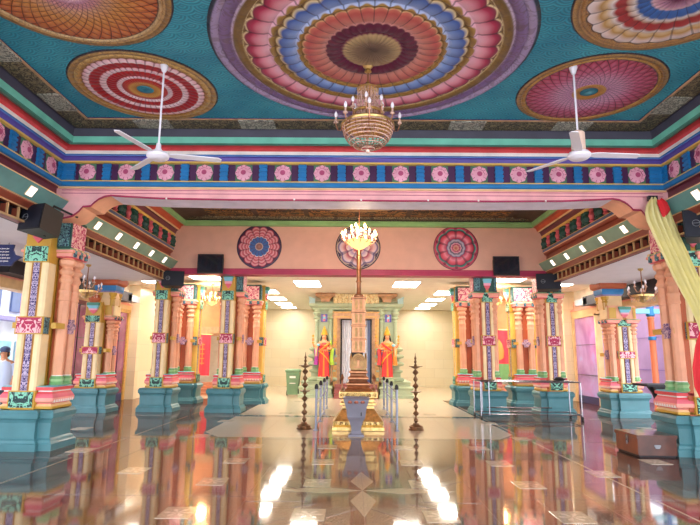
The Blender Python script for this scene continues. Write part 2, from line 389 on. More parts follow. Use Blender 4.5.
# frieze: dark panels, pink rosettes, blue baluster blocks
def rosette(b, c, ax, r=.15, m1='rosettepink', m2='rosettedark'):
    """flat flower facing along unit direction ax (horizontal)"""
    ax = Vector(ax); t = Vector((-ax.y, ax.x, 0)); u = Vector((0, 0, 1)); c = Vector(c)
    N = 32
    def ring(rr, d): return [tuple(c+ax*d+(t*cos(2*PI*k/N)+u*sin(2*PI*k/N))*(rr*(1-.10*abs(sin(PI*k/N*8)) if rr > r*.5 else rr))) for k in range(N)]
    rings = [ring(r, 0), ring(r*.97, .02), ring(r*.62, .028), ring(r*.6, .018), ring(r*.42, .035)]
    ms = [m1, m1, m2, m1]
    for j in range(4): b.add(rings[j]+rings[j+1], [(k, (k+1) % N, N+(k+1) % N, N+k) for k in range(N)], ms[j])
    cc = [tuple(c+ax*.032+(t*cos(2*PI*k/10)+u*sin(2*PI*k/10))*r*.3) for k in range(10)]
    b.add(rings[4], [tuple(range(N))], m1); b.add([tuple(Vector(q)+ax*.012) for q in cc], [tuple(range(10))], m2)
    for k in range(10):    # petal ribs
        a = 2*PI*k/10; p0 = c+ax*.026+(t*cos(a)+u*sin(a))*r*.66; p1 = c+ax*.026+(t*cos(a)+u*sin(a))*r*.94; w = (-t*sin(a)+u*cos(a))*r*.035
        b.add([tuple(p0-w), tuple(p1-w), tuple(p1+w), tuple(p0+w)], [(0, 1, 2, 3)], m2)
def obox(b, c, ax, w, d, h, m):
    ax = Vector(ax); b.box(tuple(Vector(c)+ax*d/2), (w, d, h) if abs(ax.y) > .5 else (d, w, h), m)
def frieze1(b, p0, p1, ax, n, z0=4.70, z1=5.02):
    p0, p1, ax = Vector(p0), Vector(p1), Vector(ax); L = (p1-p0).length; t = (p1-p0)/L; st = L/n; zc = (z0+z1)/2
    obox(b, tuple(p0+t*L/2+Vector((0, 0, zc))-ax*.05), tuple(ax), L, .05, z1-z0, 'darkpurple')
    for k in range(n):
        c = p0+t*(st*(k+.5))+Vector((0, 0, zc))
        obox(b, tuple(c), tuple(ax), .30, .012, z1-z0, 'roseground'); rosette(b, c+ax*.012, ax, .158)
    for k in range(n+1):
        c = p0+t*(st*k)+Vector((0, 0, zc))
        if k in (0, n): c += t*(.06 if k == 0 else -.06)
        obox(b, tuple(c), tuple(ax), .13, .03, z1-z0, 'blue')
        for j in range(4): obox(b, tuple(c+Vector((0, 0, (j-1.5)*.08))), tuple(ax), .15, .05, .04, 'blue')
b = MB()
frieze1(b, (AX-hw+.13, y1, 0), (AX+hw-.13, y1, 0), (0, -1, 0), 15)
for s in (-1, 1): b.b2(AX+s*(hw-.14), AX+s*hw, y1-.03, y1, 4.70, 5.02, 'blue')
for s in (-1, 1): frieze1(b, (AX+s*hw, y1, 0), (AX+s*hw, y0, 0), (-s, 0, 0), 8)
b.loft(rectp, [(0, 4.70, 'goldline'), (-.035, 4.70, 'goldline'), (-.035, 4.68, 'goldline'), (-.03, 4.675, 'blue'), (-.06, 4.66, 'blue'), (-.06, 4.60, 'blue'), (-.03, 4.575, 'blue'), (.0, 4.57, 'creamline')], 'blue', cap=False)
struct(b, 'trim_2')

# side ledges of both bays: brown cove, lit green fascia, red brown slope, balustrade strip
def side_ledge(y0, y1, s, cove, fascia, slope, name):
    b = MB()
    b.run([(0, 4.57, cove), (-.05, 4.55, cove), (-.05, 4.44, cove), (.0, 4.40, cove), (.14, 4.335, cove), (.14, 4.33, 'creamline'), (.19, 4.325, 'creamline'), (.19, 4.305, 'creamline'),
           (.18, 4.30, fascia), (.03, 4.08, fascia), (.0, 4.07, 'creamline'), (.0, 4.05, slope), (-.09, 3.98, slope)], y0, y1, s)
    X = lambda d: AX+s*(hw-d)
    b.b2(X(-.11), X(-.09), y0, y1, 3.955, 3.985, 'trellis'); b.b2(X(-.14), X(-.10), y0, y1, 3.735, 3.765, 'trellis')
    b.b2(X(-.30), X(-.26), y0, y1, 3.74, 4.0, 'dark'); b.b2(X(-.26), X(-.12), y0, y1, 3.735, 3.75, 'brownred'); b.b2(X(-.36), X(-.09), y0, y1, 3.985, 4.01, 'brownred'); b.b2(X(-.36), X(-.30), y0, y1, 3.76, 4.0, 'dark')
    k = int((y1-y0)/.29)
    for i in range(k+1):
        y = y0+.01+i*(y1-y0-.04)/k; b.b2(X(-.15), X(-.115), y, y+.022, 3.76, 3.96, 'trellis')
        b.b2(X(-.25), X(-.15), y+.02, y+.028, 3.80, 3.94, 'brownred')
    return struct(b, name)
# front bay sides and second bay sides
side_ledge(3.6, 9.4, -1, 'maroon', 'slabteal', 'brownred', 'trim_3'); side_ledge(3.6, 9.4, 1, 'maroon', 'slabteal', 'brownred', 'trim_4')
side_ledge(9.95, 15.62, -1, 'brownred', 'slabgreen', 'brownred', 'trim_5'); side_ledge(9.95, 15.62, 1, 'brownred', 'slabgreen', 'brownred', 'trim_6')
def upper_run(s, name):
    b = MB(); ya, yb = 9.95, 15.62
    b.run([(1.0, 5.56, 'darkbrown'), (.62, 5.56, 'darkbrown'), (.40, 5.50, 'darkbrown'), (.40, 5.49, 'lightgreen'), (.38, 5.40, 'lightgreen'), (.33, 5.37, 'lightgreen'), (.30, 5.40, 'redorange'), (.22, 5.36, 'redorange'), (.18, 5.27, 'redorange'),
           (.16, 5.26, 'creamline'), (.15, 5.235, 'creamline'), (.10, 5.23, 'maroon'), (.06, 5.13, 'maroon'), (.05, 5.10, 'goldline'), (.05, 5.07, 'goldline'), (.0, 5.06, 'goldline'),
           (0, 4.74, 'dark'), (.03, 4.735, 'goldline'), (.03, 4.715, 'goldline'), (.05, 4.71, 'greyblue'), (.05, 4.64, 'greyblue'), (.03, 4.62, 'creamline'), (.0, 4.57, 'brownred')], ya, yb, s)
    X = lambda d: AX+s*(hw-d)
    n = 8; st = (yb-ya)/n
    prof = [(.05, 0), (.075, .03), (.05, .07), (.07, .12), (.085, .16), (.07, .2), (.05, .25), (.075, .29), (.05, .32)]
    for k in range(n):
        for (o, mm) in ((.26, 'busterpink'), (.61, 'deepgreen')):
            y = ya+(k)*st+o*1.0
            if mm == 'busterpink': b.lathe(prof, mm, (X(.01), y, 4.74), 10)
            else:
                for q in (-.075, .075): b.lathe(prof, mm, (X(.01), y+q, 4.74), 8)
    return struct(b, name)
upper_run(-1, 'trim_7'); upper_run(1, 'trim_8')

# ceiling of the second bay: brown coffers and a green top moulding along the peach wall
b = MB()
b.b2(AX-hw+.3, AX+hw-.3, 9.9, 15.7, 5.60, 5.72, 'darkbrown')
for i in range(6):
    for j in range(6):
        xa, ya = AX-4.3+i*1.45, 10.3+j*.87
        b.b2(xa, xa+1.3, ya, ya+.74, 5.585, 5.60, 'rel_ceil2')
struct(b, 'ceiling_rear_bay', smooth=0)
b = MB(); b.b2(AX-hw+.3, AX+hw-.3, 15.22, 15.4, 5.53, 5.60, 'rel_gold'); b.b2(AX-5.1, AX+5.1, 15.4, 15.52, 5.50, 5.60, 'dark')
b.b2(AX-5.1, AX+5.1, 15.46, 15.60, 5.37, 5.52, 'lightgreen'); b.b2(AX-5.15, AX+5.15, 15.40, 15.50, 5.47, 5.51, 'lightgreen'); struct(b, 'trim_9')
# peach cross wall with its magenta foot
b = MB(); b.b2(AX-5.5, AX+5.5, 15.60, 15.95, 4.08, 5.72, 'wallpeach'); struct(b, 'wall_middle', smooth=0)
b = MB(); b.b2(AX-5.5, AX+5.5, 15.56, 16.0, 3.93, 4.09, 'magenta'); b.b2(AX-5.5, AX+5.5, 15.54, 15.6, 4.06, 4.10, 'magenta'); struct(b, 'trim_10')

# pink cross beam with curved brackets
half_pts = [(-5.34, 3.98), (-5.17, 4.02), (-5.06, 4.11), (-4.99, 4.20), (-4.85, 4.21), (-4.80, 4.27), (-4.72, 4.34), (-4.62, 4.39), (-4.50, 4.41), (-4.2, 4.39), (-3.6, 4.36), (-2.4, 4.345)]
low = [(AX+x, z) for x, z in half_pts]+[(AX-x, z) for x, z in half_pts[::-1]]
low = [(AX-5.6, 3.98)]+low+[(AX+5.6, 3.98)]
def strip(b, ya, yb, za, zb, m, low=low):   # band following the arch outline
    for i in range(len(low)-1):
        (xa, z1_), (xb, z2_) = low[i], low[i+1]
        b.add([(xa, ya, z1_+za), (xb, ya, z2_+za), (xb, ya, z2_+zb), (xa, ya, z1_+zb), (xa, yb, z1_+za), (xb, yb, z2_+za), (xb, yb, z2_+zb), (xa, yb, z1_+zb)],
              [(0, 1, 2, 3), (7, 6, 5, 4), (0, 4, 5, 1), (3, 2, 6, 7)], m)
b = MB()
for i in range(len(low)-1):
    (xa, za), (xb, zb) = low[i], low[i+1]
    b.add([(xa, 9.40, za), (xb, 9.40, zb), (xb, 9.40, 4.58), (xa, 9.40, 4.58)], [(0, 1, 2, 3)], 'pinkbeam')
    b.add([(xa, 9.93, za), (xb, 9.93, zb), (xb, 9.93, 5.72), (xa, 9.93, 5.72)], [(3, 2, 1, 0)], 'pinkbeam')
    mid = abs((xa+xb)/2-AX) < 4.4
    b.add([(xa, 9.40, za), (xb, 9.40, zb), (xb, 9.93, zb), (xa, 9.93, za)], [(3, 2, 1, 0)], 'lilacwhite' if mid else 'peach')
strip(b, 9.38, 9.41, 0, .028, 'magenta')
for z in (4.46, 4.52): b.b2(AX-5.4, AX+5.4, 9.385, 9.40, z, z+.008, 'rosettedark')
b.b2(AX-5.46, AX+5.46, 9.36, 9.40, 4.55, 4.58, 'creamline')
b.b2(AX-5.45, AX+5.45, 9.45, 9.93, 4.9, 5.72, 'pinkbeam')
for x in (-3.5, -1.2, .0, 1.2, 2.1, 3.3): b.sphere((AX+x, 9.385, 4.37), .02, 'white', 8, 5)
struct(b, 'trim_11')

# roof over everything, aisle ceilings, rear ceiling
b = MB(); b.b2(-9.0, 9.2, -3.0, 31, 5.74, 5.95, 'offwhite'); struct(b, 'roof_slab', smooth=0)
b = MB()
for s in (-1, 1): b.b2(AX+s*5.76, AX+s*8.9, -1.0, 15.9, 3.76, 3.9, 'ceilwhite')
struct(b, 'ceiling_aisles', smooth=0)
b = MB()
b.b2(-8.9, 9.1, 15.96, 31, 4.20, 4.35, 'rearceil')
struct(b, 'ceiling_rear', smooth=0)
b = MB()
b.b2(-8.9, 9.1, 30.4, 30.6, 0, 4.25, 'walltile'); struct(b, 'wall_rear', smooth=0)

# aisle side walls: tiled rear part, lacquered panels in gold frames, lintel over the open bays
def side_wall(s, name, ydoor, panel):
    W = lambda x: AX+s*x
    b = MB()
    b.b2(W(8.2), W(8.4), ydoor[1]+.35, 30.4, 0, 4.2, 'walltile_side'); b.b2(W(8.15), W(8.85), ydoor[1]+.12, ydoor[1]+.4, 0, 4.2, 'walltile')
    b.b2(W(8.55), W(8.8), ydoor[0]-.3, ydoor[1]+.4, 3.42, 3.80, 'wallpeach'); b.b2(W(8.45), W(8.8), 6, ydoor[1]+.4, 3.16, 3.44, 'creamline')
    b.b2(W(8.42), W(8.8), 6, ydoor[1]+.4, 3.40, 3.46, 'salmon'); b.b2(W(8.6), W(8.8), 6, ydoor[1]+.4, 3.46, 4.2, 'offwhite')
    b.b2(W(8.6), W(8.8), 3, 6, 0, 4.1, 'offwhite')
    struct(b, name, smooth=0)
    return W
W = side_wall(-1, 'wall_left', (18.2, 20.2), 'purplepanel')
W = side_wall(1, 'wall_right', (19.3, 21.3), 'lilacpanel')
def panel_door(name, s, ya, yb, m, fm='doorgold', x=8.5):
    W_ = lambda q: AX+s*q
    b = MB(); b.b2(W_(x), W_(x+.12), ya, yb, 0, 3.16, m); o = struct(b, name, smooth=0)
    f = MB()
    for (p, q) in ((ya-.12, ya), (yb, yb+.14)): f.b2(W_(x-.06), W_(x+.14), p, q, 0, 3.2, fm)
    f.b2(W_(x-.06), W_(x+.14), ya-.12, yb+.14, 3.12, 3.24, fm); f.b2(W_(x-.01), W_(x+.02), ya, yb, 0, .25, 'navy')
    for k in ((.33, .66) if s < 0 else ()): f.b2(W_(x-.012), W_(x+.01), ya+(yb-ya)*k-.01, ya+(yb-ya)*k+.01, .25, 3.1, 'dark')
    for z in (1.0, 2.1): f.b2(W_(x-.012), W_(x+.01), ya, yb, z, z+.015, 'dark')
    f.build('door_frame', o, smooth=0)
    return o
panel_door('door_1', -1, 18.35, 20.1, 'purplepanel'); panel_door('door_2', -1, 15.9, 17.9, 'purplepanel', 'maroon')
panel_door('door_3', 1, 19.4, 21.25, 'lilacpanel', 'creamline')
b = MB()
for s in (-1, 1):   # dark air duct band above the lintel
    b.b2(AX+s*8.0, AX+s*8.45, 12.2, 19.2, 3.44, 3.76, 'dark')
    b.b2(AX+s*8.0, AX+s*8.3, 18.9, 19.9, 3.48, 3.7, 'grey')
struct(b, 'trim_12', smooth=0)

# ground, courtyard walls seen through the open sides
b = MB(); b.b2(-40, -11, -10, 45, -.25, -.02, 'offwhite'); b.b2(11.4, 40, -10, 45, -.25, -.02, 'offwhite'); struct(b, 'ground', smooth=0)
b = MB(); b.b2(-14.4, -14, 6, 44, 0, 4.6, 'outpale'); b.b2(-14.6, -13.4, 6, 44, 2.9, 3.05, 'purplegrey'); b.b2(-14.6, -13.6, 6, 44, 4.6, 4.75, 'outpale')
for k in range(14): b.b2(-13.98, -13.9, 14+k*1.6, 14.9+k*1.6, 3.3, 4.3, 'greyblue'); b.b2(-13.5, -13.4, 14+k*1.6, 14.05+k*1.6, 3.05, 3.5, 'grey')
for k in range(9): b.b2(-13.98, -13.9, 16+k*1.1, 16.75+k*1.1, .9, 2.1, 'outteal')
struct(b, 'wall_courtyard', smooth=0)
b = MB(); b.b2(-8.9, -8.3, 14.45, 14.8, 0, 3.3, 'salmon'); struct(b, 'wall_jamb', smooth=0)
b = MB(); b.b2(11.2, 11.5, 15.6, 40, 0, 3.7, 'lilacwall')
for z in (1.2, 2.4): b.b2(11.18, 11.2, 15.6, 40, z, z+.01, 'purple')
struct(b, 'wall_lilac', smooth=0)
# ---------------------------------------------------------------- pillars
def zmap(z, short): return z if not short or z < .82 else .82+(z-.82)*.705
CROSS = [(-.53, -.34), (-.31, -.34), (-.31, -.42), (.31, -.42), (.31, -.34), (.53, -.34), (.53, .34), (.31, .34), (.31, .42), (-.31, .42), (-.31, .34), (-.53, .34)]
def make_pillar(label, short=False, group=None, ysh=(.0, .29), side='cream'):
    ym = (ysh[0]+ysh[1])/2; yh = (ysh[1]-ysh[0])/2
    z = lambda q: zmap(q, short)
    root = empty('temple_pillar', (0, 0, 0), label, 'pillar', group, kind='thing')
    b = MB(); b.loft(CROSS, [(.075, 0), (.075, .11), (.05, .13), (.035, .17), (0, .20), (0, .45), (.02, .50), (.05, .53), (.055, .61), (.02, .66)], 'base_blue'); b.build('plinth', root, smooth=20)
    # core with the orange recess
    b = MB(); b.b2(-.20, .31, ysh[0]+.02, ysh[1]+.05, .66, z(3.5), 'orange'); b.build('shaft_core', root)
    for sy in (-1, 1):
        b = MB(); b.T = Matrix.Rotation(0 if sy < 0 else PI, 4, 'Z')
        b.b2(-.205, .205, -.34, -.02, .66, z(4.02), 'gold')
        b.cbox(-.21, -.085, -.365, -.10, z(.97), z(3.22), side, .03); b.cbox(.085, .21, -.365, -.10, z(.97), z(3.22), side, .03)
        for x in (-.075, .067): b.b2(x, x+.008, -.345, -.32, z(.97), z(3.22), 'brownred')
        b.b2(-.22, .22, -.36, -.12, z(3.52), z(4.06), 'gold'); b.build('pilaster', root)
        b = MB(); b.T = Matrix.Rotation(0 if sy < 0 else PI, 4, 'Z'); b.b2(-.055, .055, -.35, -.325, z(.97), z(3.22), 'rel_purple'); b.build('scroll_strip', root)
        for (z0, z1, mm, w) in ((.68, .98, 'rel_green', .21), (1.94, 2.25, 'rel_mag', .225), (3.21, 3.52, 'rel_green', .21)):
            b = MB(); b.T = Matrix.Rotation(0 if sy < 0 else PI, 4, 'Z'); z0, z1 = z(z0), z(z1)
            b.b2(-w-.02, w+.02, -.385, -.10, z0, z1, 'gold'); b.b2(-w+.01, w-.01, -.40, -.38, z0+.02, z1-.02, mm)
            if mm == 'rel_mag':
                for q in (-1, 1): b.b2(q*(w+.015), q*(w+.028), -.36, -.20, z0+.01, z1-.01, 'rel_navy')
            else:
                for q in (-1, 1): b.b2(q*(w+.015), q*(w+.022), -.34, -.14, z0+.03, z1-.03, 'gold')
            b.build('relief_panel', root)
        b = MB(); b.T = Matrix.Rotation(0 if sy < 0 else PI, 4, 'Z')   # stepped hanging bracket
        for (z0, z1, w, dp, mm) in ((3.90, 4.02, .17, .10, 'mintdark'), (3.84, 3.90, .15, .09, 'skyblue'), (3.78, 3.84, .13, .075, 'skyblue'), (3.71, 3.78, .12, .06, 'rosettepink'), (3.66, 3.71, .09, .045, 'pinkred')):
            b.b2(-w, w, -.36-dp, -.34, z(z0), z(z1), mm)
        b.prism_y([(-.09, z(3.66)), (0, z(3.56)), (.09, z(3.66))], -.395, -.35, 'pinkred'); b.build('bracket', root)
    for sx in (-1, 1):
        IN = 0 if sx > 0 else .13      # the outer side is shallower
        # cushion courses under the colonnettes
        rp = [(-.12, -.31), (.12, -.31), (.12, .31), (-.12, .31)]; rp = [(x+sx*(.36-IN), y) for x, y in rp]
        b = MB(); b.loft(rp, [(.0, .66, 'gold'), (.03, .68, 'gold'), (.03, .72, 'gold'), (0, .76, 'creamline'), (.0, .77, 'pinkred'), (.05, .80, 'salmon'), (.055, .86, 'salmon'), (.02, .93, 'pinkred'), (.0, .96, 'red'), (.0, .98, 'white'), (.03, .99, 'red'), (.03, 1.04, 'red'), (0, 1.06, 'skyblue')], 'pinkred')
        for k in range(9):
            y = -.3+.075*k; b.b2(sx*(.515-IN), sx*(.535-IN), y-.018, y+.018, .785, .83, 'white')
        b.build('cushion_course', root)
        for sy in (-1, 1):
            c = (sx*(.37-IN), ym+sy*yh, 0)
            b = MB()
            pr = [(.115, 1.05, 'green'), (.15, 1.08, 'lotusgreen'), (.13, 1.125, 'green'), (.15, 1.17, 'lotusgreen'), (.12, 1.22, 'green'), (.118, 1.235, 'white'), (.118, 2.56), (.135, 2.57), (.135, 2.60), (.125, 2.62), (.125, 2.70), (.135, 2.72), (.135, 2.75), (.115, 2.77), (.11, 2.88),
                  (.135, 2.90), (.15, 2.95), (.12, 2.99), (.11, 3.03), (.15, 3.06), (.165, 3.11), (.12, 3.15), (.11, 3.18), (.17, 3.22), (.185, 3.27), (.185, 3.30), (.12, 3.34), (.12, 3.40)]
            b.lathe([(q[0]*.80, z(q[1]))+tuple(q[2:]) for q in pr], 'peach', c, 8, a0=PI/8); b.build('colonnette', root)
        b = MB(); ax_ = sx*(.34-IN); ap = [(ax_-.14, ysh[0]-.13), (ax_+.14, ysh[0]-.13), (ax_+.14, ysh[1]+.12), (ax_-.14, ysh[1]+.12)]
        b.loft(ap, [(0, z(3.34), 'salmon'), (.03, z(3.36), 'pinkred'), (.03, z(3.42), 'salmon'), (.06, z(3.44), 'peach'), (.06, z(3.48), 'salmon'), (.03, z(3.50), 'lotusgreen'), (0, z(3.52), 'lotusgreen')], 'salmon')
        for y in (ysh[0]-.07, ym, ysh[1]+.05):
            b.b2(sx*(.48-IN), sx*(.545-IN), y-.035, y+.035, z(3.36), z(3.50), 'rel_navy'); b.b2(sx*(.48-IN), sx*(.56-IN), y-.03, y+.03, z(3.48), z(3.52), 'creamline')
        b.b2(sx*.05, sx*(.46-IN), ysh[0]-.16, ysh[1]+.10, z(3.50), z(4.06), 'peach' if short else 'deepgreen'); b.b2(sx*(.45-IN), sx*(.48-IN), ysh[0]-.12, ysh[1]+.06, z(3.54), z(4.0), 'cream' if short else 'rel_pink')
        for y in (ysh[0]-.175, ysh[1]+.105): b.b2(sx*.24, sx*(.44-IN), y, y+.015, z(3.55), z(3.98), 'gold' if short else 'rel_navy')
        b.build('capital', root)
        b = MB(); zc = z(2.095)      # cross shaped ornament tied to the pilasters
        b.b2(sx*(.36-IN), sx*(.45-IN), -.34, .34, zc-.05, zc+.05, 'gold')
        b.T = Matrix(); w = .1
        p = [(-w, -.05), (-.06, -.05), (-.06, -.13), (.06, -.13), (.06, -.05), (w, -.05), (w+.03, 0), (w, .05), (.06, .05), (.06, .13), (-.06, .13), (-.06, .05), (-w, .05), (-w-.03, 0)]
        vs = [(sx*(.49-IN), y+ym, zc+q) for y, q in p]+[(sx*(.44-IN), y+ym, zc+q) for y, q in p]; k = len(p)
        b.add(vs, [tuple(range(k)), tuple(range(k, 2*k))[::-1]]+[(i, (i+1) % k, k+(i+1) % k, k+i) for i in range(k)], 'rel_cross'); b.build('cross_ornament', root)
    if short:
        b = MB(); b.b2(-.02, .50, -.22, .26, z(3.95), 3.5, 'creamline')
        for px, py in ((.44, -.18), (.44, .2), (.05, -.2)): b.lathe([(.07, 3.0), (.07, 3.2), (.10, 3.23), (.07, 3.26), (.11, 3.32), (.12, 3.38)], 'gold', (px, py, 0), 8)
        b.loft([(-.08, -.28), (.56, -.28), (.56, .32), (-.08, .32)], [(-.06, 3.40, 'orange'), (-.03, 3.44, 'purplegrey'), (-.01, 3.50, 'blue'), (-.01, 3.60, 'blue'), (.05, 3.65, 'orange'), (.06, 3.70, 'orange'), (.06, 3.80, 'orange')], 'salmon')
        b.build('upper_cap', root)
        b = MB(); b.lathe([(.10, 3.06), (.14, 3.10), (.18, 3.20), (.12, 3.26), (.16, 3.30), (.02, 3.33)], 'orange', (-.02, -.32, 0), 10, sq=.6); b.build('lotus_bud', root)
    return root
tall = make_pillar('large front pillar next to the blue board and the visitor', group='painted temple pillars')
short = make_pillar('shorter aisle pillar with an upper salmon and blue cap, in front of the maroon doors', True, group='painted temple pillars')
tall.location = (AX-5.78, 9.86, 0); short.location = (AX-7.6, 15.95, 0)
copy_tree(short, (AX+7.62, 15.95, 0), PI, label='shorter aisle pillar with a salmon cap, left of the orange courtyard post')
rear = make_pillar('rear pillar with yellow edge standing nearest the green bin', group='painted temple pillars', ysh=(-.17, .17), side='yellowpaint')
rear.location = (AX-3.68, 19.25, 0); rear.rotation_euler = (0, 0, -PI/2); rear.scale = (1, 1.2, 1)
for (x, y, rz, lb) in (
    (5.90, 9.86, PI, 'large front pillar behind the closed wooden chest, half hidden by yellow cloth'),
    (-5.80, 16.32, 0, 'tall pillar under the black speaker, right of the maroon door'),
    (-3.84, 16.32, 0, 'tall pillar under the left television, left of the green bin'),
    (5.73, 16.32, PI, 'tall pillar under the black speaker, behind the right end of the steel trolley'),
    (3.83, 16.32, PI, 'tall pillar under the right television, behind the left end of the steel trolley'),
    (-5.98, 19.25, -PI/2, 'rear pillar showing paired peach shafts just left of the hanging red banner'),
    (5.80, 19.25, -PI/2, 'rear pillar with paired peach shafts right of the red and green banner'),
    (3.86, 19.25, -PI/2, 'rear pillar with yellow edge between the right television pillar and the pale tiled wall')):
    c = copy_tree(rear if y > 18 else tall, (AX+x, y, 0), rz, lb)
    if 15 < y < 18: c.scale = (.86, .92, 1)

# ---------------------------------------------------------------- medallions
def medallion(name, c, r, prof, m, label, normal='down', group=None, seg=64):
    """prof: (r/R, drop) relief rings; object is scaled so that its radius is 1 in object space"""
    b = MB(); b.lathe([(p[0], p[1]) for p in prof], m, (0, 0, 0), seg, cap=True)
    o = b.build(name, smooth=50)
    o.location = c
    if normal == 'down': o.scale = (r, r, r)
    else: o.scale = (r, r, r); o.rotation_euler = (PI/2, 0, 0)
    tag(o, label, 'medallion', 'painted ceiling medallions' if normal == 'down' else 'round medallions on the peach wall', 'thing'); return o
def relief_prof(rings, d=.03, base=.035, sign=-1):
    base *= .35; d *= .55
    p = [(1.0, 0), (.995, sign*base*.8)]
    for i in range(len(rings)-1):
        a, c = rings[i], rings[i+1]
        for t, h in ((0.02, .3), (.25, .9), (.5, 1.), (.8, .7), (.97, .1)): p.append((a+(c-a)*t, sign*(base+d*h)))
    p.append((.012, sign*base)); return p
medallion_mat('med_big', [(0, '#5a4438'), (.10, '#7a6048'), (.175, '#b89a6c'), (.19, '#6e2342'), (.20, '#5c1736'), (.285, '#5a1c34'), (.292, '#c98a80'), (.33, '#c77a6c'), (.40, '#b6504c'), (.425, '#c9705c'), (.432, '#e8bc8c'), (.44, '#8a6428'), (.465, '#a07a3a'), (.47, '#b9c7ea'), (.50, '#7e9ad0'), (.57, '#3c5aa0'), (.592, '#e8cf9a'), (.60, '#7c5a26'), (.635, '#a07a3a'), (.642, '#e9b8c8'), (.70, '#e0909f'), (.75, '#b02c50'), (.78, '#7a1f38'), (.787, '#efd8a8'), (.80, '#80602c'), (.845, '#70542a'), (.855, '#c8b0c8'), (.87, '#6e5480'), (.925, '#80668e'), (.935, '#a896b8'), (.975, '#9c88ac'), (.982, '#1c2433')],
    34, .02, (.29, .78), '#2c1626', .985)
# outer lilac ring continues beyond the ramp stops: extend with a second mapping ring mesh
rg = [.985, .93, .86, .79, .64, .595, .47, .435, .29, .19, .02]
medallion('ceiling_medallion', (.22, 6.5, 5.56), 2.09, relief_prof(rg, .03, .02), 'med_big', 'huge central ceiling medallion of red, blue and salmon petals around the front chandelier', group=None, seg=96)
medallion_mat('med_red', [(0, '#1f6f86'), (.11, '#2f8ca0'), (.12, '#b8772c'), (.20, '#d8a04a'), (.24, '#c0402a'), (.30, '#b01c22'), (.31, '#f0d6da'), (.365, '#eec6cc'), (.38, '#b01a20'), (.50, '#b01a20'), (.51, '#f0d6da'), (.58, '#efc8ce'), (.60, '#a8171e'), (.72, '#b01a20'), (.735, '#f3dadc'), (.80, '#eab8c0'), (.815, '#8c5a24'), (.84, '#b98a44'), (.90, '#c9a468'), (.905, '#8f6a38'), (.97, '#b8925a'), (.985, '#161428')], 44, .011, (.30, .82), '#6a2030', .95)
medallion('ceiling_medallion', (-3.16, 7.6, 5.56), 1.07, relief_prof([.985, .9, .81, .6, .5, .38, .3, .12, .02], .03, .02), 'med_red', 'ceiling medallion of concentric red and white petal rings above the left fan')
medallion_mat('med_pink', [(0, '#7cc0c8'), (.07, '#2a7f92'), (.12, '#1f6070'), (.125, '#b8772c'), (.22, '#c9934a'), (.235, '#c993b8'), (.4, '#cf9ab8'), (.6, '#c04a70'), (.78, '#a81c40'), (.84, '#a01c3a'), (.85, '#1d1830'), (.865, '#b98a44'), (.92, '#a87a40'), (.925, '#7c5a34'), (.975, '#b08850'), (.985, '#141428')], 40, 0, (.23, .85), '#3c1430', swirl=(19, 11., '#dc9ab4'))
medallion('ceiling_medallion', (3.52, 7.61, 5.56), 1.06, relief_prof([.985, .9, .86, .24, .12, .02], .03, .02), 'med_pink', 'ceiling medallion with a pink and crimson spiral scale pattern above the right fan')
medallion_mat('med_orange', [(0, '#2a7f92'), (.16, '#1f6a7c'), (.17, '#d9b0c0'), (.24, '#c88aa8'), (.30, '#cf8ca0'), (.36, '#cf9a80'), (.5, '#c9823c'), (.7, '#c4642a'), (.84, '#b0461e'), (.85, '#1d1830'), (.865, '#caa878'), (.92, '#b98f5a'), (.925, '#7c5a34'), (.975, '#b08850'), (.985, '#141428')], 40, 0, (.25, .85), '#3a1410', swirl=(20, 13., '#e8b070'))
medallion('ceiling_medallion', (-3.2, 5.3, 5.56), 1.16, relief_prof([.985, .9, .86, .25, .16, .02], .03, .02), 'med_orange', 'ceiling medallion with orange fish-scale spirals cut by the top left picture edge')
medallion_mat('med_lotus', [(0, '#8a3a5c'), (.1, '#6a2a4c'), (.2, '#c890a8'), (.25, '#e0b8c0'), (.28, '#3a6ab0'), (.38, '#2a5aa0'), (.42, '#e8dcd8'), (.47, '#d0a890'), (.50, '#9c2428'), (.58, '#a83030'), (.62, '#e8dcd8'), (.67, '#d8b890'), (.72, '#b98a44'), (.78, '#e0c8c0'), (.84, '#e8d8d4'), (.85, '#1d1830'), (.865, '#a87a48'), (.92, '#a87a48'), (.925, '#7c5a34'), (.975, '#b08850'), (.985, '#141428')], 24, .03, (.25, .85), '#2c1626', .985)
medallion('ceiling_medallion', (3.58, 5.36, 5.56), 1.14, relief_prof([.985, .9, .85, .65, .48, .27, .02], .03, .02), 'med_lotus', 'ceiling medallion of white tipped tan, red and blue petals at the top right')
medallion_mat('med_tan', [(0, '#8a3a2c'), (.3, '#c9823c'), (.6, '#c4642a'), (.84, '#b0562e'), (.87, '#b98f5a'), (.985, '#b08850')], 30, .03, (.25, .85), '#3a1410')
medallion('ceiling_medallion', (AX, 12.9, 5.59), 1.8, relief_prof([.985, .85, .6, .3, .02], .02, .01), 'med_tan', 'orange ceiling medallion of the second bay, seen as a thin sliver above the lit chandelier')
medallion_mat('wm_left', [(0, '#a87a6c'), (.12, '#8a5a58'), (.17, '#c8b0a0'), (.19, '#3c68a8'), (.44, '#3a62a4'), (.46, '#e8e0e0'), (.50, '#c43c54'), (.58, '#e0a0a4'), (.62, '#b82c44'), (.72, '#e2a8ac'), (.76, '#b02a42'), (.86, '#e0a0a4'), (.90, '#b02a42'), (.94, '#2a1c44'), (1, '#2a1c44')], 14, .06, (.18, .92), '#5a1430', .95)
medallion_mat('wm_mid', [(0, '#d8a0a0'), (.2, '#c03050'), (.28, '#e8c8c0'), (.34, '#b090b8'), (.5, '#e8d0c8'), (.55, '#a03058'), (.7, '#e0b0a8'), (.8, '#d8c0c8'), (.86, '#58407c'), (.94, '#c8b098'), (.96, '#1c1838'), (1, '#1c1838')], 8, .09, (.18, .92), '#3c2a5c', .93)
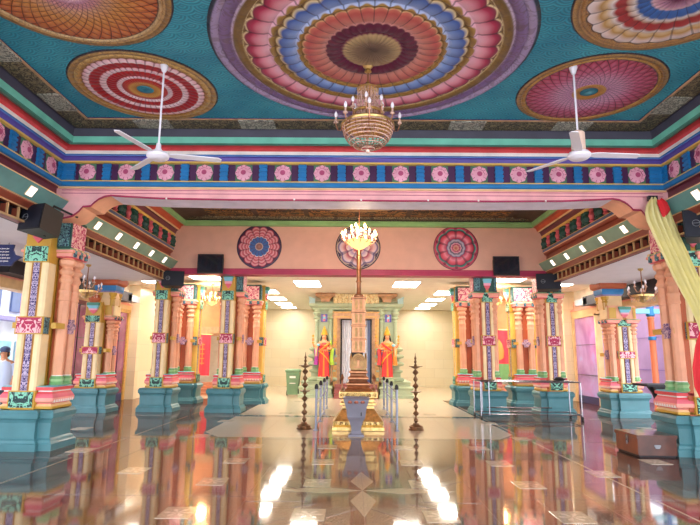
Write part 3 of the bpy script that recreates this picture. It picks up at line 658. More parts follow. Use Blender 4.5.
medallion_mat('wm_right', [(0, '#b8503c'), (.12, '#d8a090'), (.15, '#b02c50'), (.24, '#e0a8b8'), (.26, '#2c3050'), (.36, '#c0b8c8'), (.42, '#50587c'), (.44, '#b82c50'), (.58, '#e890a0'), (.68, '#d85868'), (.78, '#b82c48'), (.80, '#24303c'), (.88, '#5c9c8c'), (.90, '#c84860'), (.97, '#b83858'), (.98, '#1c1c30'), (1, '#1c1c30')], 10, .05, (.42, .92), '#4c1430', .93)
for (x, m_, lb) in ((-2.9, 'wm_left', 'round wall medallion with a blue centre and fine pink petals'), (0, 'wm_mid', 'round wall medallion behind the lit chandelier'), (2.87, 'wm_right', 'round wall medallion with rose petals and green corner bars')):
    medallion('wall_medallion', (AX+x, 15.597, 4.76), .66, relief_prof([.97, .82, .5, .2, .03], .03, .03, 1), m_, lb, 'front')
# ---------------------------------------------------------------- ceiling lights
def panel_light(c, dx, dy, label, m='em_panel', group='recessed rear ceiling lights'):
    root = empty('ceiling_light', (c[0], c[1], c[2]), label, 'ceiling light', group)
    b = MB(); b.b2(-dx/2, dx/2, -dy/2, dy/2, -.012, -.004, m); b.build('diffuser', root, smooth=0)
    b = MB()
    for q in (-1, 1):
        b.b2(-dx/2-.03, dx/2+.03, q*(dy/2), q*(dy/2+.03), -.018, 0, 'white'); b.b2(q*dx/2, q*(dx/2+.03), -dy/2, dy/2, -.018, 0, 'white')
    b.build('frame', root, smooth=0); return root
order = ['nearest', 'second', 'third', 'fourth', 'farthest']
for s, sd in ((-1, 'above the green bin'), (1, 'on the side without the bin')):
    for k, y in enumerate((22.0, 24.7, 27.1, 29.2)):
        panel_light((AX+s*3.6, y, 4.20), .74, 1.25 if k < 3 else .8, '%s bright panel of the receding light row %s' % (('nearest', 'second', 'third', 'farthest')[k], sd))
for s, sd in ((-1, 'between left television and flagpole'), (1, 'between flagpole and right television')):
    panel_light((AX+s*1.78, 19.5, 4.20), .88, 1.56, 'rectangular ceiling light just under the magenta beam, %s' % sd)
for s, sd in ((-1, 'beside the pillar under the left television'), (1, 'beside the pillar under the right television')):
    panel_light((AX+s*5.1, 18.0, 4.20), 1.0, 1.1, 'bright ceiling light %s' % sd)
tilt = math.atan2(.22, .15)
def fascia_light(s, y, label, em='em_fascia'):
    root = empty('fascia_light', (AX+s*(5.45-.107), y, 4.19), label, 'wall light', 'white panels along the green fascias'); root.rotation_euler = (0, -s*(PI/2-tilt), 0)
    b = MB(); b.b2(-.012*s, -.004*s, -.085, .085, -.08, .08, em); b.build('diffuser', root, smooth=0)
    b = MB()
    for q in (-1, 1): b.b2(-.014*s, 0, q*.085, q*.095, -.09, .09, 'creamline'); b.b2(-.014*s, 0, -.09, .09, q*.08, q*.09, 'creamline')
    b.build('frame', root, smooth=0)
ys = [10.72, 11.72, 12.72, 13.7, 14.68]
for s, sd in ((-1, 'left'), (1, 'right')):
    for k, y in enumerate(ys):
        fascia_light(s, y, '%s white light panel on the green fascia of the second bay, %s side' % (order[k], sd))
fascia_light(-1, 8.4, 'white light panel on the teal fascia above the near left speaker'); fascia_light(-1, 7.35, 'white light panel on the teal fascia cut by the left picture edge')
fascia_light(1, 8.35, 'white light panel on the teal fascia above the near right speaker')

for s, sd in ((-1, 'behind the left speaker pillar'), (1, 'behind the right speaker pillar')):  # unseen light panels, added to brighten the rear aisle walls
    for y in (19.0, 22.6): panel_light((AX+s*7.2, y, 4.20), .9, 1.2, 'added unseen rear aisle ceiling light %s, %s the doors' % (sd, 'before' if y < 20 else 'beyond'))
# ---------------------------------------------------------------- fans
def fan(c, label, a0, housing):
    root = empty('ceiling_fan', c, label, 'ceiling fan', 'three-blade ceiling fans')
    zt = 5.55-c[2]
    b = MB(); b.tube([(0, 0, .08), (0, 0, zt)], .014, 'fanwhite'); b.build('rod', root)
    b = MB(); b.lathe([(.02, zt-.11), (.03, zt-.10), (.055, zt-.02), (.055, zt)], 'fanwhite', seg=16); b.build('canopy', root)
    b = MB()
    b.lathe([(.05, -.07), (.11, -.06), (.145, -.03), (.15, 0), (.13, .03), (.06, .05), (.035, .1), (.03, .16)], 'fanwhite', seg=24); b.build('motor', root)
    if housing: b = MB(); b.lathe([(.085, .04), (.09, .06), (.09, .30), (.06, .33)], 'fanpeachlit', seg=20); b.build('housing', root)  # peach light falling on the housing is put into its colour
    for k in range(3):
        b = MB(); b.T = Matrix.Rotation(a0+k*2*PI/3, 4, 'Z')
        pts = [(.12, -.03), (.25, -.06), (.78, -.055), (.83, -.02), (.82, .05), (.25, .06), (.12, .03)]
        b.add([(x, y, -.0-.15*y) for x, y in pts]+[(x, y, .012-.15*y) for x, y in pts], [tuple(range(7))[::-1], tuple(range(7, 14))]+[(i, (i+1) % 7, 7+(i+1) % 7, 7+i) for i in range(7)], 'fanwhite')
        b.build('blade', root, smooth=0)
fan((-2.63, 6.9, 4.24), 'white three-blade ceiling fan under the red and white medallion', math.atan2(.2, .8), False)
fan((3.0, 6.9, 4.28), 'white three-blade ceiling fan with a peach-lit housing under the pink spiral medallion', math.atan2(.05, .8), True)

# ---------------------------------------------------------------- chandeliers
def candle_arm(root, a, r0, r1, z0, z1, bulb, hot=True):
    arm = MB(); ca, sa = cos(a), sin(a)
    P = [(r0, z0), (r0+(r1-r0)*.3, z0-.07), (r0+(r1-r0)*.7, z0-.06), (r1, z0+.02), (r1+.02, z0+.06), (r1-.02, z0+.08), (r1, (z0+z1)/2)]
    arm.tube([(p*ca, p*sa, q) for p, q in P], .009, 'chainmetal', 6)
    arm.lathe([(.008, z1-.09), (.035, z1-.075), (.03, z1-.06), (.012, z1-.05), (.012, z1)], 'crystal', (r1*ca, r1*sa, 0), 8)
    o = arm.build('arm', root)
    b = MB(); b.lathe([(.012, z1), (.024, z1+.03), (.022, z1+.05), (.006, z1+.085)], bulb, (r1*ca, r1*sa, 0), 8); b.build('candle_bulb', o)
def beads(b, x, y, z0, z1, m, r=.006):
    n = max(2, int((z1-z0)/.045))
    for i in range(n):
        z = z0+(z1-z0)*(i+.5)/n; h = (z1-z0)/n*.45
        b.lathe([(.001, z-h), (r, z), (.001, z+h)], m, (x, y, 0), 4, cap=False)
def grand_chandelier(c, ztop):
    root = empty('crystal_chandelier', c, 'large unlit crystal chandelier with candle arms hanging from the central red and blue medallion', 'chandelier', None)
    b = MB(); zt = ztop-c[2]
    b.tube([(0, 0, .6), (0, 0, zt-.1)], .012, 'chainmetal', 8); b.lathe([(.02, zt-.13), (.05, zt-.11), (.035, zt-.07), (.07, zt-.03), (.07, zt+.03)], 'brass', seg=14); b.build('stem', root)
    b = MB()
    for k in range(20):
        a = 2*PI*k/20
        for rr in (.10, .14): beads(b, rr*cos(a), rr*sin(a), -.05, .52, 'crystal', .008)
    b.lathe([(.12, .50), (.15, .52), (.15, .54), (.04, .60), (.02, .64)], 'brass', seg=16); b.lathe([(.04, -.1), (.05, .3), (.03, .5)], 'chainmetal', seg=8); b.build('bead_column', root)
    b = MB()
    for j in range(8):   # bowl of bead hoops
        t = j/7; rr = .34*math.sqrt(max(0, 1-t*t*.93)); z = -.02-.30*t
        b.lathe([(rr-.008, z), (rr, z+.008), (rr+.008, z), (rr, z-.008), (rr-.008, z)], 'crystal', seg=28, cap=False)
    for k in range(24):
        a = 2*PI*k/24; b.tube([(.34*math.sqrt(max(0, 1-(j/8)**2*.93))*cos(a), .34*math.sqrt(max(0, 1-(j/8)**2*.93))*sin(a), -.02-.30*j/8) for j in range(9)], .005, 'chainmetal', 4, False)
    b.lathe([(.325, -.01), (.36, -.015), (.365, .01), (.35, .03), (.325, .02)], 'brass', seg=32); b.sphere((0, 0, -.35), .035, 'crystal'); b.build('bead_bowl', root)
    b = MB()
    for (rr, z) in ((.20, .17), (.2, .19)): b.lathe([(rr-.01, z), (rr, z+.01), (rr+.01, z), (rr, z-.01), (rr-.01, z)], 'brass', seg=24, cap=False)
    for k in range(10): a = 2*PI*k/10; beads(b, .15*cos(a), .15*sin(a), .0, .3, 'crystal', .008)
    b.build('upper_ring', root)
    for k in range(8): candle_arm(root, 2*PI*k/8+.02, .34, .43, 0, .12, 'candle')
    for k in range(6): candle_arm(root, 2*PI*k/6+.4, .18, .22, .18, .31, 'candle')
    return root
grand_chandelier((.18, 6.88, 4.66), 5.56)
def lit_chandelier(c, ztop, label, R_=.40, n=10, bulb='em_bulb', up=4):
    root = empty('chandelier', c, label, 'chandelier', 'small chandeliers'); zt = ztop-c[2]
    b = MB(); b.tube([(0, 0, -.05), (0, 0, zt)], .012, 'chainmetal'); b.lathe([(.03, zt-.06), (.06, zt-.03), (.06, zt)], 'brass'); b.build('stem', root)
    b = MB(); b.lathe([(.02, -R_*.55), (R_*.2, -R_*.5), (R_*.55, -R_*.28), (R_*.72, -.05), (R_*.74, 0), (R_*.70, 0), (R_*.5, -R_*.22), (.02, -R_*.42)], 'em_bowl' if 'em_' in bulb else 'brass', seg=20, cap=False)
    for k in range(16):
        a = 2*PI*k/16; beads(b, R_*.74*cos(a), R_*.74*sin(a), -.16, 0, 'crystal', .008)
    b.build('bowl', root)
    for k in range(n): candle_arm(root, 2*PI*k/n+.1, R_*.4, R_, .0, .12, bulb)
    for k in range(up): candle_arm(root, 2*PI*k/up+.5, R_*.1, R_*.45, .14, .28, bulb)
    return root
lit_chandelier((.12, 11.6, 4.10), 5.58, 'glowing candle chandelier hanging in front of the middle wall medallion', .37, 12, 'em_bulb', 5)
lit_chandelier((-5.2, 19.9, 3.55), 4.2, 'small glowing chandelier above the plain red banner', .26, 6, 'em_bulb_soft', 3)
lit_chandelier((5.2, 19.9, 3.6), 4.2, 'small glowing chandelier above the red and green banner', .26, 6, 'em_bulb_soft', 3)
lit_chandelier((-6.45, 13.0, 3.12), 3.76, 'dark unlit chandelier in the aisle beside the large front left pillar', .34, 6, 'candle', 3)
lit_chandelier((6.95, 13.0, 3.12), 3.76, 'dark unlit chandelier in the aisle beside the yellow cloth', .34, 6, 'candle', 3)

# ---------------------------------------------------------------- televisions and speakers
def tv(x, label):
    root = empty('television', (x, 15.42, 3.93), label, 'television', 'televisions under the peach wall')
    b = MB(); b.b2(-.37, .37, -.03, .03, 0, .56, 'speakerblack'); b.b2(-.37, .37, .03, .07, .1, .46, 'black'); b.build('casing', root)
    b = MB(); b.b2(-.345, .345, -.035, -.029, .03, .53, 'tvscreen'); b.build('screen', root, smooth=0)
    b = MB(); b.b2(-.08, .08, .07, .14, .18, .36, 'black'); b.build('wall_bracket', root)
tv(-4.13, 'flat television hung over the left end of the magenta beam'); tv(4.40, 'flat television hung over the right end of the magenta beam')
def speaker(c, rz, w, h, d, label, tilt_=.0, hang=.12):
    root = empty('speaker', c, label, 'speaker', 'black loudspeakers'); root.rotation_euler = (tilt_, 0, rz)
    b = MB(); b.prism([(-w/2, -d/2), (w/2, -d/2), (w*.33, d/2), (-w*.33, d/2)], -h/2, h/2, 'speakerblack'); b.build('cabinet', root)
    b = MB(); b.b2(-w/2+.02, w/2-.02, -d/2-.012, -d/2+.002, -h/2+.02, h/2-.02, 'speakergrille'); g = b.build('grille', root)
    b = MB()
    for rr in (.055,): b.tube([(-w*.22+rr*cos(2*PI*k/16), -d/2-.014, rr*sin(2*PI*k/16)) for k in range(17)], .004, 'grey', 4)
    b.box((-w*.22, -d/2-.014, 0), (.12, .004, .008), 'grey'); b.build('badge', g)
    b = MB(); b.tube([(0, d*.2, h/2-.01), (0, d*.3, h/2+hang), (0, d/2+.42, h/2+hang)], .02, 'black'); b.box((0, d*.2, h/2+.01), (w*.5, .05, .03), 'black'); b.box((0, d*.2, 0), (.03, .03, h+.03), 'black'); b.build('bracket', root)
speaker((-5.24, 8.86, 3.80), R(-20), .50, .44, .46, 'black loudspeaker on the large pillar beside the blue board', R(-8))
speaker((5.84, 8.86, 3.80), R(-18), .66, .48, .36, 'black loudspeaker on the large pillar behind the yellow cloth', R(-6))
speaker((-5.22, 15.55, 3.76), R(14), .62, .44, .34, 'black loudspeaker at the far left corner below the television height', R(-6))
speaker((5.58, 15.45, 3.74), R(-14), .66, .46, .34, 'black loudspeaker at the far right corner above the trolley end', R(-6))

# ---------------------------------------------------------------- flagpole on its gold plinth
fp = empty('temple_flagpole', (AX, 12.85, 0), 'tall copper and gold flagpole rising from a stepped gold plinth between the railings', 'flagpole')
def sq(h): return [(-h, -h), (h, -h), (h, h), (-h, h)]
b = MB(); b.loft(sq(.55), [(0, 0), (.02, .01), (.02, .08), (-.02, .10), (0, .13), (0, .20), (-.03, .22), (-.20, .46), (-.20, .52), (-.14, .54), (-.14, .58), (-.20, .60), (-.20, .66), (-.12, .70), (-.12, .82), (-.15, .84)], 'brass')
for s in (-1, 1):
    for k in range(9): b.b2(-.5+.125*k-.04, -.5+.125*k+.04, s*.56, s*.575, .13, .19, 'rel_goldbright')
    for k in range(7): b.b2(-.36+.12*k-.045, -.36+.12*k+.045, s*.42, s*.437, .72, .80, 'rel_goldbright')
b.build('plinth', fp, smooth=20)
b = MB()
pr = [(.34, .84), (.35, .87), (.30, .90), (.27, .94), (.31, .97), (.31, 1.0), (.25, 1.03), (.23, 1.07), (.27, 1.10), (.27, 1.13), (.21, 1.17), (.20, 1.21), (.24, 1.24), (.24, 1.27), (.19, 1.3)]
b.lathe([(r*1.25, z) for r, z in pr], 'copper', seg=4, a0=PI/4); b.build('stepped_base', fp, smooth=20)
for k in range(4):
    b = MB(); b.T = Matrix.Rotation(k*PI/2, 4, 'Z')
    out = [(-.15, 1.30)]+[(.15*cos(PI-PI*j/12), 1.52+.16*sin(PI*j/12)) for j in range(13)]+[(.15, 1.30)]
    b.prism_y(out, -.185, -.15, 'antique')
    for rr in (.12, .08, .045): b.tube([(rr*cos(PI*j/14), -.187, 1.50+rr*sin(PI*j/14)) for j in range(15)], .008, 'copper', 5)
    b.box((0, -.19, 1.45), (.05, .02, .16), 'copper'); b.box((0, -.19, 1.36), (.18, .02, .03), 'copper'); b.build('deity_panel', fp)
for k in range(4):
    z0 = 1.70+k*.32; h = .135
    b = MB(); b.b2(-h+.01, h-.01, -h+.01, h-.01, z0, z0+.30, 'copper')
    b.b2(-h+.05, h-.05, -h-.0, h+.0, z0+.04, z0+.25, 'antique')
    for sx in (-1, 1):
        for sy in (-1, 1): b.b2(sx*h-.022, sx*h+.022, sy*h-.022, sy*h+.022, z0, z0+.32, 'copper')
        b.b2(sx*(h-.005), sx*(h+.008), -.02, .02, z0, z0+.3, 'copper'); b.b2(-.02, .02, sx*(h-.005), sx*(h+.008), z0, z0+.3, 'copper')
    b.loft(sq(h), [(.02, z0+.28), (.045, z0+.29), (.045, z0+.315), (.02, z0+.325)], 'copper'); b.build('pole_casing', fp)
b = MB(); pp = [(.10, 2.98), (.12, 3.0), (.12, 3.04), (.06, 3.08)]
for k in range(4): z = 3.1+k*.3; pp += [(.055, z), (.055, z+.24), (.07, z+.25), (.07, z+.28)]
pp += [(.05, 4.34), (.03, 4.42)]
b.lathe(pp, 'copper', seg=12); b.build('pole', fp)
for sx in (-1, 1):      # corner finials round the stepped base
    for sy in (-1, 1):
        b = MB(); b.lathe([(.035, .84), (.03, .88), (.012, .90), (.012, 1.06), (.03, 1.08), (.04, 1.11), (.02, 1.15), (.008, 1.2)], 'copper', (sx*.37, sy*.33, 0), 10); b.build('finial', fp)
for x, lb in ((-.24, 'left'), (.24, 'right')): pass

# offering pot with copper bells on its rim
pt = empty('offering_bowl', (.08, 11.62, 0), 'grey metal square offering bowl on a tall foot in front of the gold plinth', 'bowl')
b = MB(); q = 1.33
b.lathe([(.17*q, .0), (.17*q, .035), (.12*q, .055), (.10*q, .10), (.115*q, .2), (.14*q, .27), (.15*q, .30), (.17*q, .33), (.19*q, .36)], 'greymetal', seg=4, a0=PI/4); b.build('foot', pt, smooth=20)
b = MB(); b.loft(sq(.185), [(-.03, .34), (0, .38), (.02, .55), (.075, .74), (.09, .76), (.06, .77), (.0, .70), (-.10, .60)], 'greymetal'); b.box((.1, -.215, .45), (.02, .03, .07), 'black'); b.build('basin', pt, smooth=20)
for x in (-.13, 0, .13):
    b = MB(); b.lathe([(.045, .66), (.055, .68), (.05, .71), (.02, .735)], 'copperrim', (x, -.215, .0), 12); b.build('bell_stud', pt)

# oil lamps
def oil_lamp(x, y, label):
    o = empty('oil_lamp', (x, y, 0), label, 'oil lamp', 'standing oil lamps')
    b = MB(); b.lathe([(.17, 0), (.175, .02), (.15, .05), (.155, .08), (.12, .10), (.07, .12), (.06, .15)], 'brassold', seg=20); b.build('base', o)
    b = MB(); pr = [(.04, .13)]
    z = .15
    for k in range(8):
        w = .055 if k % 2 == 0 else .07
        pr += [(.02, z), (w, z+.05), (w*.9, z+.075), (.02, z+.12)]; z += .15
    pr += [(.02, 1.36)]
    b.lathe(pr, 'brassold', seg=14); b.build('stem', o)
    b = MB(); b.lathe([(.02, .80), (.11, .82), (.12, .84), (.02, .845)], 'brassold', seg=16); b.build('oil_dish', o); b = MB(); b.lathe([(.03, 1.34), (.06, 1.355), (.12, 1.385), (.13, 1.40), (.10, 1.395), (.03, 1.37)], 'brassold', seg=20)
    for k in range(5): a = 2*PI*k/5; b.box((.135*cos(a), .135*sin(a), 1.395), (.05, .03, .015), 'brassold', rz=a)
    b.build('oil_dish', o)
    b = MB(); b.lathe([(.02, 1.38), (.035, 1.42), (.015, 1.46), (.035, 1.50), (.015, 1.54), (.03, 1.58), (.012, 1.62), (.004, 1.70)], 'brassold', seg=12); b.build('finial', o)
oil_lamp(-1.08, 12.6, 'tall brass standing oil lamp on the side of the green bin'); oil_lamp(1.43, 12.6, 'tall brass standing oil lamp on the side of the steel trolley')

# queue railings
def railing(x, label):
    o = empty('queue_railing', (x, 14.0, 0), label, 'railing', 'queue railings'); ys = [-1.65, .0, 1.7, 3.4]
    for y in ys:
        b = MB(); b.tube([(0, y, 0), (0, y, .90)], .027, 'railsteel', 10); b.lathe([(.06, 0), (.06, .015), (.034, .03)], 'railsteel', (0, y, 0), 12)
        p = b.build('post', o); b = MB(); b.lathe([(.038, .89), (.045, .91), (.04, .96), (.02, 1.0)], 'dark', (0, y, 0), 10); b.build('cap', p)
    for z in (.84, .58, .10):
        b = MB(); b.tube([(0, ys[0], z), (0, ys[-1], z)], .018, 'railsteel', 8); b.build('rail', o)
railing(-.80, 'steel queue railing on the side of the green bin, in front of the red-robed statue'); railing(.98, 'steel queue railing on the side of the trolley, mirror of the other one')

# wheelie bin
o = empty('wheelie_bin', (-2.45, 22.9, 0), 'green wheeled rubbish bin in front of the pale tiled wall', 'bin')
b = MB(); b.loft([(-.22, -.26), (.22, -.26), (.22, .26), (-.22, .26)], [(0, .06), (.02, .5), (.055, .94), (.075, .96), (.075, .99)], 'bingreen'); b.b2(-.12, .12, -.31, -.295, .72, .80, 'offwhite'); b.b2(-.12, .12, -.30, -.285, .5, .53, 'offwhite'); b.build('body', o)
b = MB(); b.loft([(-.30, -.34), (.30, -.34), (.30, .30), (-.30, .30)], [(0, .99), (.01, 1.0), (.01, 1.03), (-.05, 1.08)], 'bingreen'); b.build('lid', o)
for s in (-1, 1):
    b = MB(); b.T = Matrix.Translation((s*.27, .24, .1)) @ Matrix.Rotation(PI/2, 4, 'Y'); b.lathe([(.1, -.03), (.1, .03)], 'black', seg=16); b.build('wheel', o)
# ---------------------------------------------------------------- shrine
SY = 22.6
sh = empty('shrine', (AX, SY, 0), 'pale green inner shrine with gold carved roof and curtained gold doorway behind the flagpole', 'shrine')
def poly(w, d, door=.95): return [(-w, 0), (w, 0), (w, d), (-w, d)]
b = MB()
for s in (-1, 1):
    def rp(x0, x1, y0, y1):
        a, c = sorted((s*x0, s*x1)); return [(a, y0), (c, y0), (c, y1), (a, y1)]
    b.loft(rp(.92, 2.28, -.75, 5.5), [(0, 0), (0, .12), (-.04, .14), (-.04, .34), (0, .36), (0, .42), (-.12, .46), (-.12, .60), (-.06, .62)], 'shrinegreen')
    b.loft(rp(.92, 1.80, -.02, 5.5), [(.06, .60), (.16, .66), (.16, .74), (.02, .80), (.02, .95), (.10, 1.0), (.10, 1.06), (-.02, 1.1), (-.02, 1.22), (.12, 1.26), (.16, 1.32), (.12, 1.38), (-.02, 1.42), (-.02, 1.52), (.13, 1.57), (.16, 1.63), (.12, 1.68), (-.02, 1.72), (-.02, 1.80), (.10, 1.85), (.12, 1.92), (.05, 1.98), (-.03, 2.02)], 'shrinegreen')
b.build('moulded_base', sh, smooth=20)
b = MB()
for s in (-1, 1): b.b2(s*.95, s*1.70, .05, 5.4, 2.0, 3.6, 'shrinegreen')
b.b2(-.95, .95, .3, 5.4, 3.2, 3.6, 'shrinegreen'); b.build('wall', sh, smooth=0)
for s in (-1, 1):
    for x in (1.05, 1.62):
        b = MB(); b.lathe([(.09, 2.0), (.11, 2.05), (.08, 2.1), (.075, 3.0), (.10, 3.04), (.075, 3.08), (.075, 3.12), (.14, 3.16), (.15, 3.2), (.09, 3.24), (.12, 3.3), (.17, 3.36), (.17, 3.4), (.12, 3.44), (.12, 3.56)], 'shrinegreen', (s*x, -.02, 0), 12); b.build('pilaster', sh)
    b = MB(); b.b2(s*1.33-.13, s*1.33+.13, -.0, .05, 3.02, 3.34, 'purple'); b.b2(s*1.33-.055, s*1.33+.055, -.015, 0, 3.05, 3.26, 'skyblue'); b.sphere((s*1.33, -.01, 3.27), .05, 'salmon', 8, 5, (1, .4, 1)); b.b2(s*1.33-.04, s*1.33+.04, -.02, 0, 3.05, 3.15, 'pinkred'); b.build('picture_tile', sh)
    b = MB(); b.b2(s*.60, s*.64, -.14, -.1, .1, 3.1, 'dark'); 
    b.b2(s*.80, s*.94, -.10, .2, 0, 3.3, 'doorgold'); b.b2(s*.66, s*.80, -.04, .2, 0, 3.15, 'shrinebrown'); b.b2(s*.78, s*.82, -.13, -.08, 0, 3.2, 'doorgold'); b.build('door_jamb', sh)
b = MB(); b.b2(-.98, .98, -.12, .2, 3.15, 3.40, 'shrinebrown'); b.b2(-.9, .9, -.15, -.10, 3.2, 3.25, 'doorgold'); b.b2(-.98, .98, -.16, .0, 3.38, 3.44, 'doorgold'); b.build('door_lintel', sh, smooth=0)
b = MB()
outl = [(-1.80, -.05), (1.80, -.05), (1.80, 5.4), (-1.80, 5.4)]
b.loft(outl, [(0, 3.5), (.04, 3.54), (.04, 3.58), (.13, 3.64), (.16, 3.70), (.16, 3.76), (.02, 3.82), (.0, 3.86)], 'shrinegreen'); b.build('cornice', sh, smooth=20)
for s in (-1, 1):
    b = MB(); b.b2(s*1.72, s*1.95, -.18, .1, 3.74, 3.98, 'shrineblue'); b.prism_y([(s*1.78, 3.98), (s*1.96, 3.98), (s*1.98, 4.07)], -.18, .1, 'shrineblue'); b.build('corner_acroter', sh, smooth=0)
    b = MB(); b.loft([(s*1.28-.18, -.12), (s*1.28+.18, -.12), (s*1.28+.18, .3), (s*1.28-.18, .3)], [(0, 3.84), (0, 3.94), (.08, 4.02), (.22, 4.07), (.24, 4.14), (.18, 4.19)], 'shrinebrown'); b.build('roof_capital', sh, smooth=20)
b = MB(); b.b2(-.95, .95, -.1, .5, 3.80, 4.19, 'rel_shrine')
for k in range(9):
    x = -.84+.21*k; b.lathe([(.09, 3.78), (.10, 3.83), (.05, 3.88), (.075, 3.93), (.06, 3.98), (.03, 4.0), (.07, 4.05), (.06, 4.12), (.03, 4.18)], 'rel_shrine', (x, -.14, 0), 10)
b.build('carved_frieze', sh)
b = MB(); b.b2(-.66, .66, .9, 1.0, 0, 3.2, 'dark'); b.build('dark_interior', sh, smooth=0)
def curtain(x0, x1, y, z0, z1, m, n=14, amp=.03):
    b = MB(); vs = []
    for j in (0, 1, 2, 3):
        z = z0+(z1-z0)*j/3
        for i in range(n*4+1):
            t = i/(n*4); vs.append((x0+(x1-x0)*t, y+amp*sin(t*n*2*PI/2)*(1-.4*j/3), z))
    w = n*4+1; fs = [(j*w+i, j*w+i+1, (j+1)*w+i+1, (j+1)*w+i) for j in range(3) for i in range(w-1)]
    b.add(vs, fs, m); b.add([(v[0], v[1]+.01, v[2]) for v in vs], [f[::-1] for f in fs], m); return b
curtain(-.58, -.2, .35, .5, 3.12, 'curtainwhite', 8).build('curtain', sh); curtain(.30, .48, .35, .3, 3.12, 'curtainwhite', 5).build('curtain', sh)
curtain(.48, .60, .4, .3, 3.12, 'curtainblue', 5).build('curtain', sh)
for s in (-1, 1):
    b = MB(); b.sphere((s*.99, -.28, 1.75), .16, 'greyblue', 12, 8, (1, .5, 1.1)); b.sphere((s*.99, -.30, 1.50), .12, 'purplegrey', 10, 6, (1, .5, 1.2)); b.lathe([(.05, .6), (.03, 1.4), (.06, 1.45)], 'shrinebrown', (s*.99, -.28, 0), 8); b.build('flower_vase', sh)
b = MB()
for k in range(3): b.b2(-.85, .85, -1.1+k*.3, .3, k*.17, (k+1)*.17, 'stepred')
b.build('door_steps', sh, smooth=0)

# ---------------------------------------------------------------- figures by skin modifier
def skin(name, verts, edges, radii, m, parent=None, root=0, sub=2, loc=None):
    me = bpy.data.meshes.new(name); me.from_pydata(verts, edges, []); me.materials.append(MATS[m])
    o = bpy.data.objects.new(name, me); COL.objects.link(o)
    md = o.modifiers.new('Skin', 'SKIN'); md.use_smooth_shade = True
    if not me.skin_vertices: 
        with bpy.context.temp_override(object=o, active_object=o): bpy.ops.mesh.customdata_skin_add()
    for i, r in enumerate(radii):
        sv = me.skin_vertices[0].data[i]; sv.radius = (r, r) if not isinstance(r, tuple) else r; sv.use_root = (i == root)
    s = o.modifiers.new('Sub', 'SUBSURF'); s.levels = sub; s.render_levels = sub
    if parent: o.parent = parent
    if loc: o.location = loc
    return o
def statue(x, y, z0, label, sash, mirror=1):
    """four-armed standing deity in a red sari, 2.1 m with the crown"""
    o = empty('deity_statue', (x, y, z0), label, 'statue', 'deity statues flanking the doorway'); q = mirror
    V = [(0, 0, .98), (0, 0, 1.15), (0, 0, 1.32), (0, -.01, 1.46), (0, -.01, 1.55), (0, -.02, 1.66), (0, -.02, 1.78),
         (.17, 0, 1.43), (.27, -.06, 1.22), (.20, -.24, 1.16), (.16, -.30, 1.17),
         (-.17, 0, 1.43), (-.28, -.05, 1.20), (-.27, -.20, 1.02), (-.27, -.26, .96),
         (.19, .06, 1.40), (.35, .03, 1.24), (.40, -.05, 1.40), (.40, -.07, 1.48),
         (-.19, .06, 1.40), (-.35, .03, 1.24), (-.40, -.05, 1.40), (-.40, -.07, 1.48),
         (.10, 0, .85), (.11, -.02, .45), (.11, 0, .06), (.11, -.12, .03), (-.10, 0, .85), (-.11, -.02, .45), (-.11, 0, .06), (-.11, -.12, .03)]
    V = [(v[0]*q, v[1], v[2]) for v in V]
    E = [(0, 1), (1, 2), (2, 3), (3, 4), (4, 5), (5, 6), (3, 7), (7, 8), (8, 9), (9, 10), (3, 11), (11, 12), (12, 13), (13, 14), (3, 15), (15, 16), (16, 17), (17, 18), (3, 19), (19, 20), (20, 21), (21, 22), (0, 23), (23, 24), (24, 25), (25, 26), (0, 27), (27, 28), (28, 29), (29, 30)]
    Rr = [(.15, .11), (.12, .09), (.15, .11), (.11, .08), .05, (.085, .095), (.075, .085), .06, .045, .035, .035, .06, .045, .035, .035, .05, .04, .03, .032, .05, .04, .03, .032, .09, .065, .04, .035, .09, .065, .04, .035]
    skin('body', V, E, Rr, 'statueskin', o)
    # face, hair, crown
    b = MB(); b.sphere((0, .02, 1.70), .112, 'hairblack', 14, 9, (1, 1, 1.1))
    for s in (-1, 1): b.tube([(s*.09, .02, 1.70), (s*.12, .02, 1.58), (s*.13, .03, 1.45)], [.03, .03, .015], 'hairblack', 8)
    h = b.build('hair', o)
    b = MB(); b.sphere((0, -.045, 1.68), .088, 'statueskin', 14, 9, (.9, .9, 1.2))
    for s in (-1, 1): b.sphere((s*.032, -.12, 1.70), .014, 'white', 8, 5, (1.3, .5, .7)); b.sphere((s*.032, -.127, 1.70), .007, 'hairblack', 6, 4); b.tube([(s*.015, -.125, 1.722), (s*.035, -.128, 1.73), (s*.055, -.118, 1.722)], .004, 'hairblack', 4)
    b.tube([(0, -.122, 1.70), (0, -.142, 1.665)], [.008, .014], 'statueskin', 6); b.sphere((0, -.12, 1.635), .02, 'sareered', 8, 5, (1.2, .4, .45)); b.sphere((0, -.125, 1.745), .008, 'sareered', 6, 4)
    b.build('face', o)
    b = MB(); b.lathe([(.115, 1.76), (.125, 1.78), (.12, 1.82), (.10, 1.84), (.105, 1.87), (.08, 1.92), (.085, 1.94), (.055, 1.99), (.06, 2.01), (.03, 2.06), (.035, 2.08), (.005, 2.14)], 'statuegold', seg=16); b.build('crown', o)
    # blouse, skirt with folds, gold borders, sash
    b = MB(); b.lathe([(.165, 1.16), (.185, 1.25), (.19, 1.34), (.16, 1.41), (.10, 1.45)], 'sareered' if q > 0 else 'sareeorange', seg=20, sq=.78)
    for s in (-1, 1): b.sphere((s*.085, -.10, 1.30), .075, 'sareered' if q > 0 else 'sareeorange', 10, 6)
    b.build('blouse', o)
    b = MB(); prof = [(.19, .03), (.185, .20), (.18, .5), (.19, .75), (.185, .90), (.165, 1.02), (.14, 1.10)]; N = 48; vs = []
    for (r_, z) in prof:
        for k in range(N):
            a = 2*PI*k/N; rr = r_*(1+.09*sin(a*12)*(1.05-z)); vs.append((rr*cos(a), rr*sin(a)*.72, z))
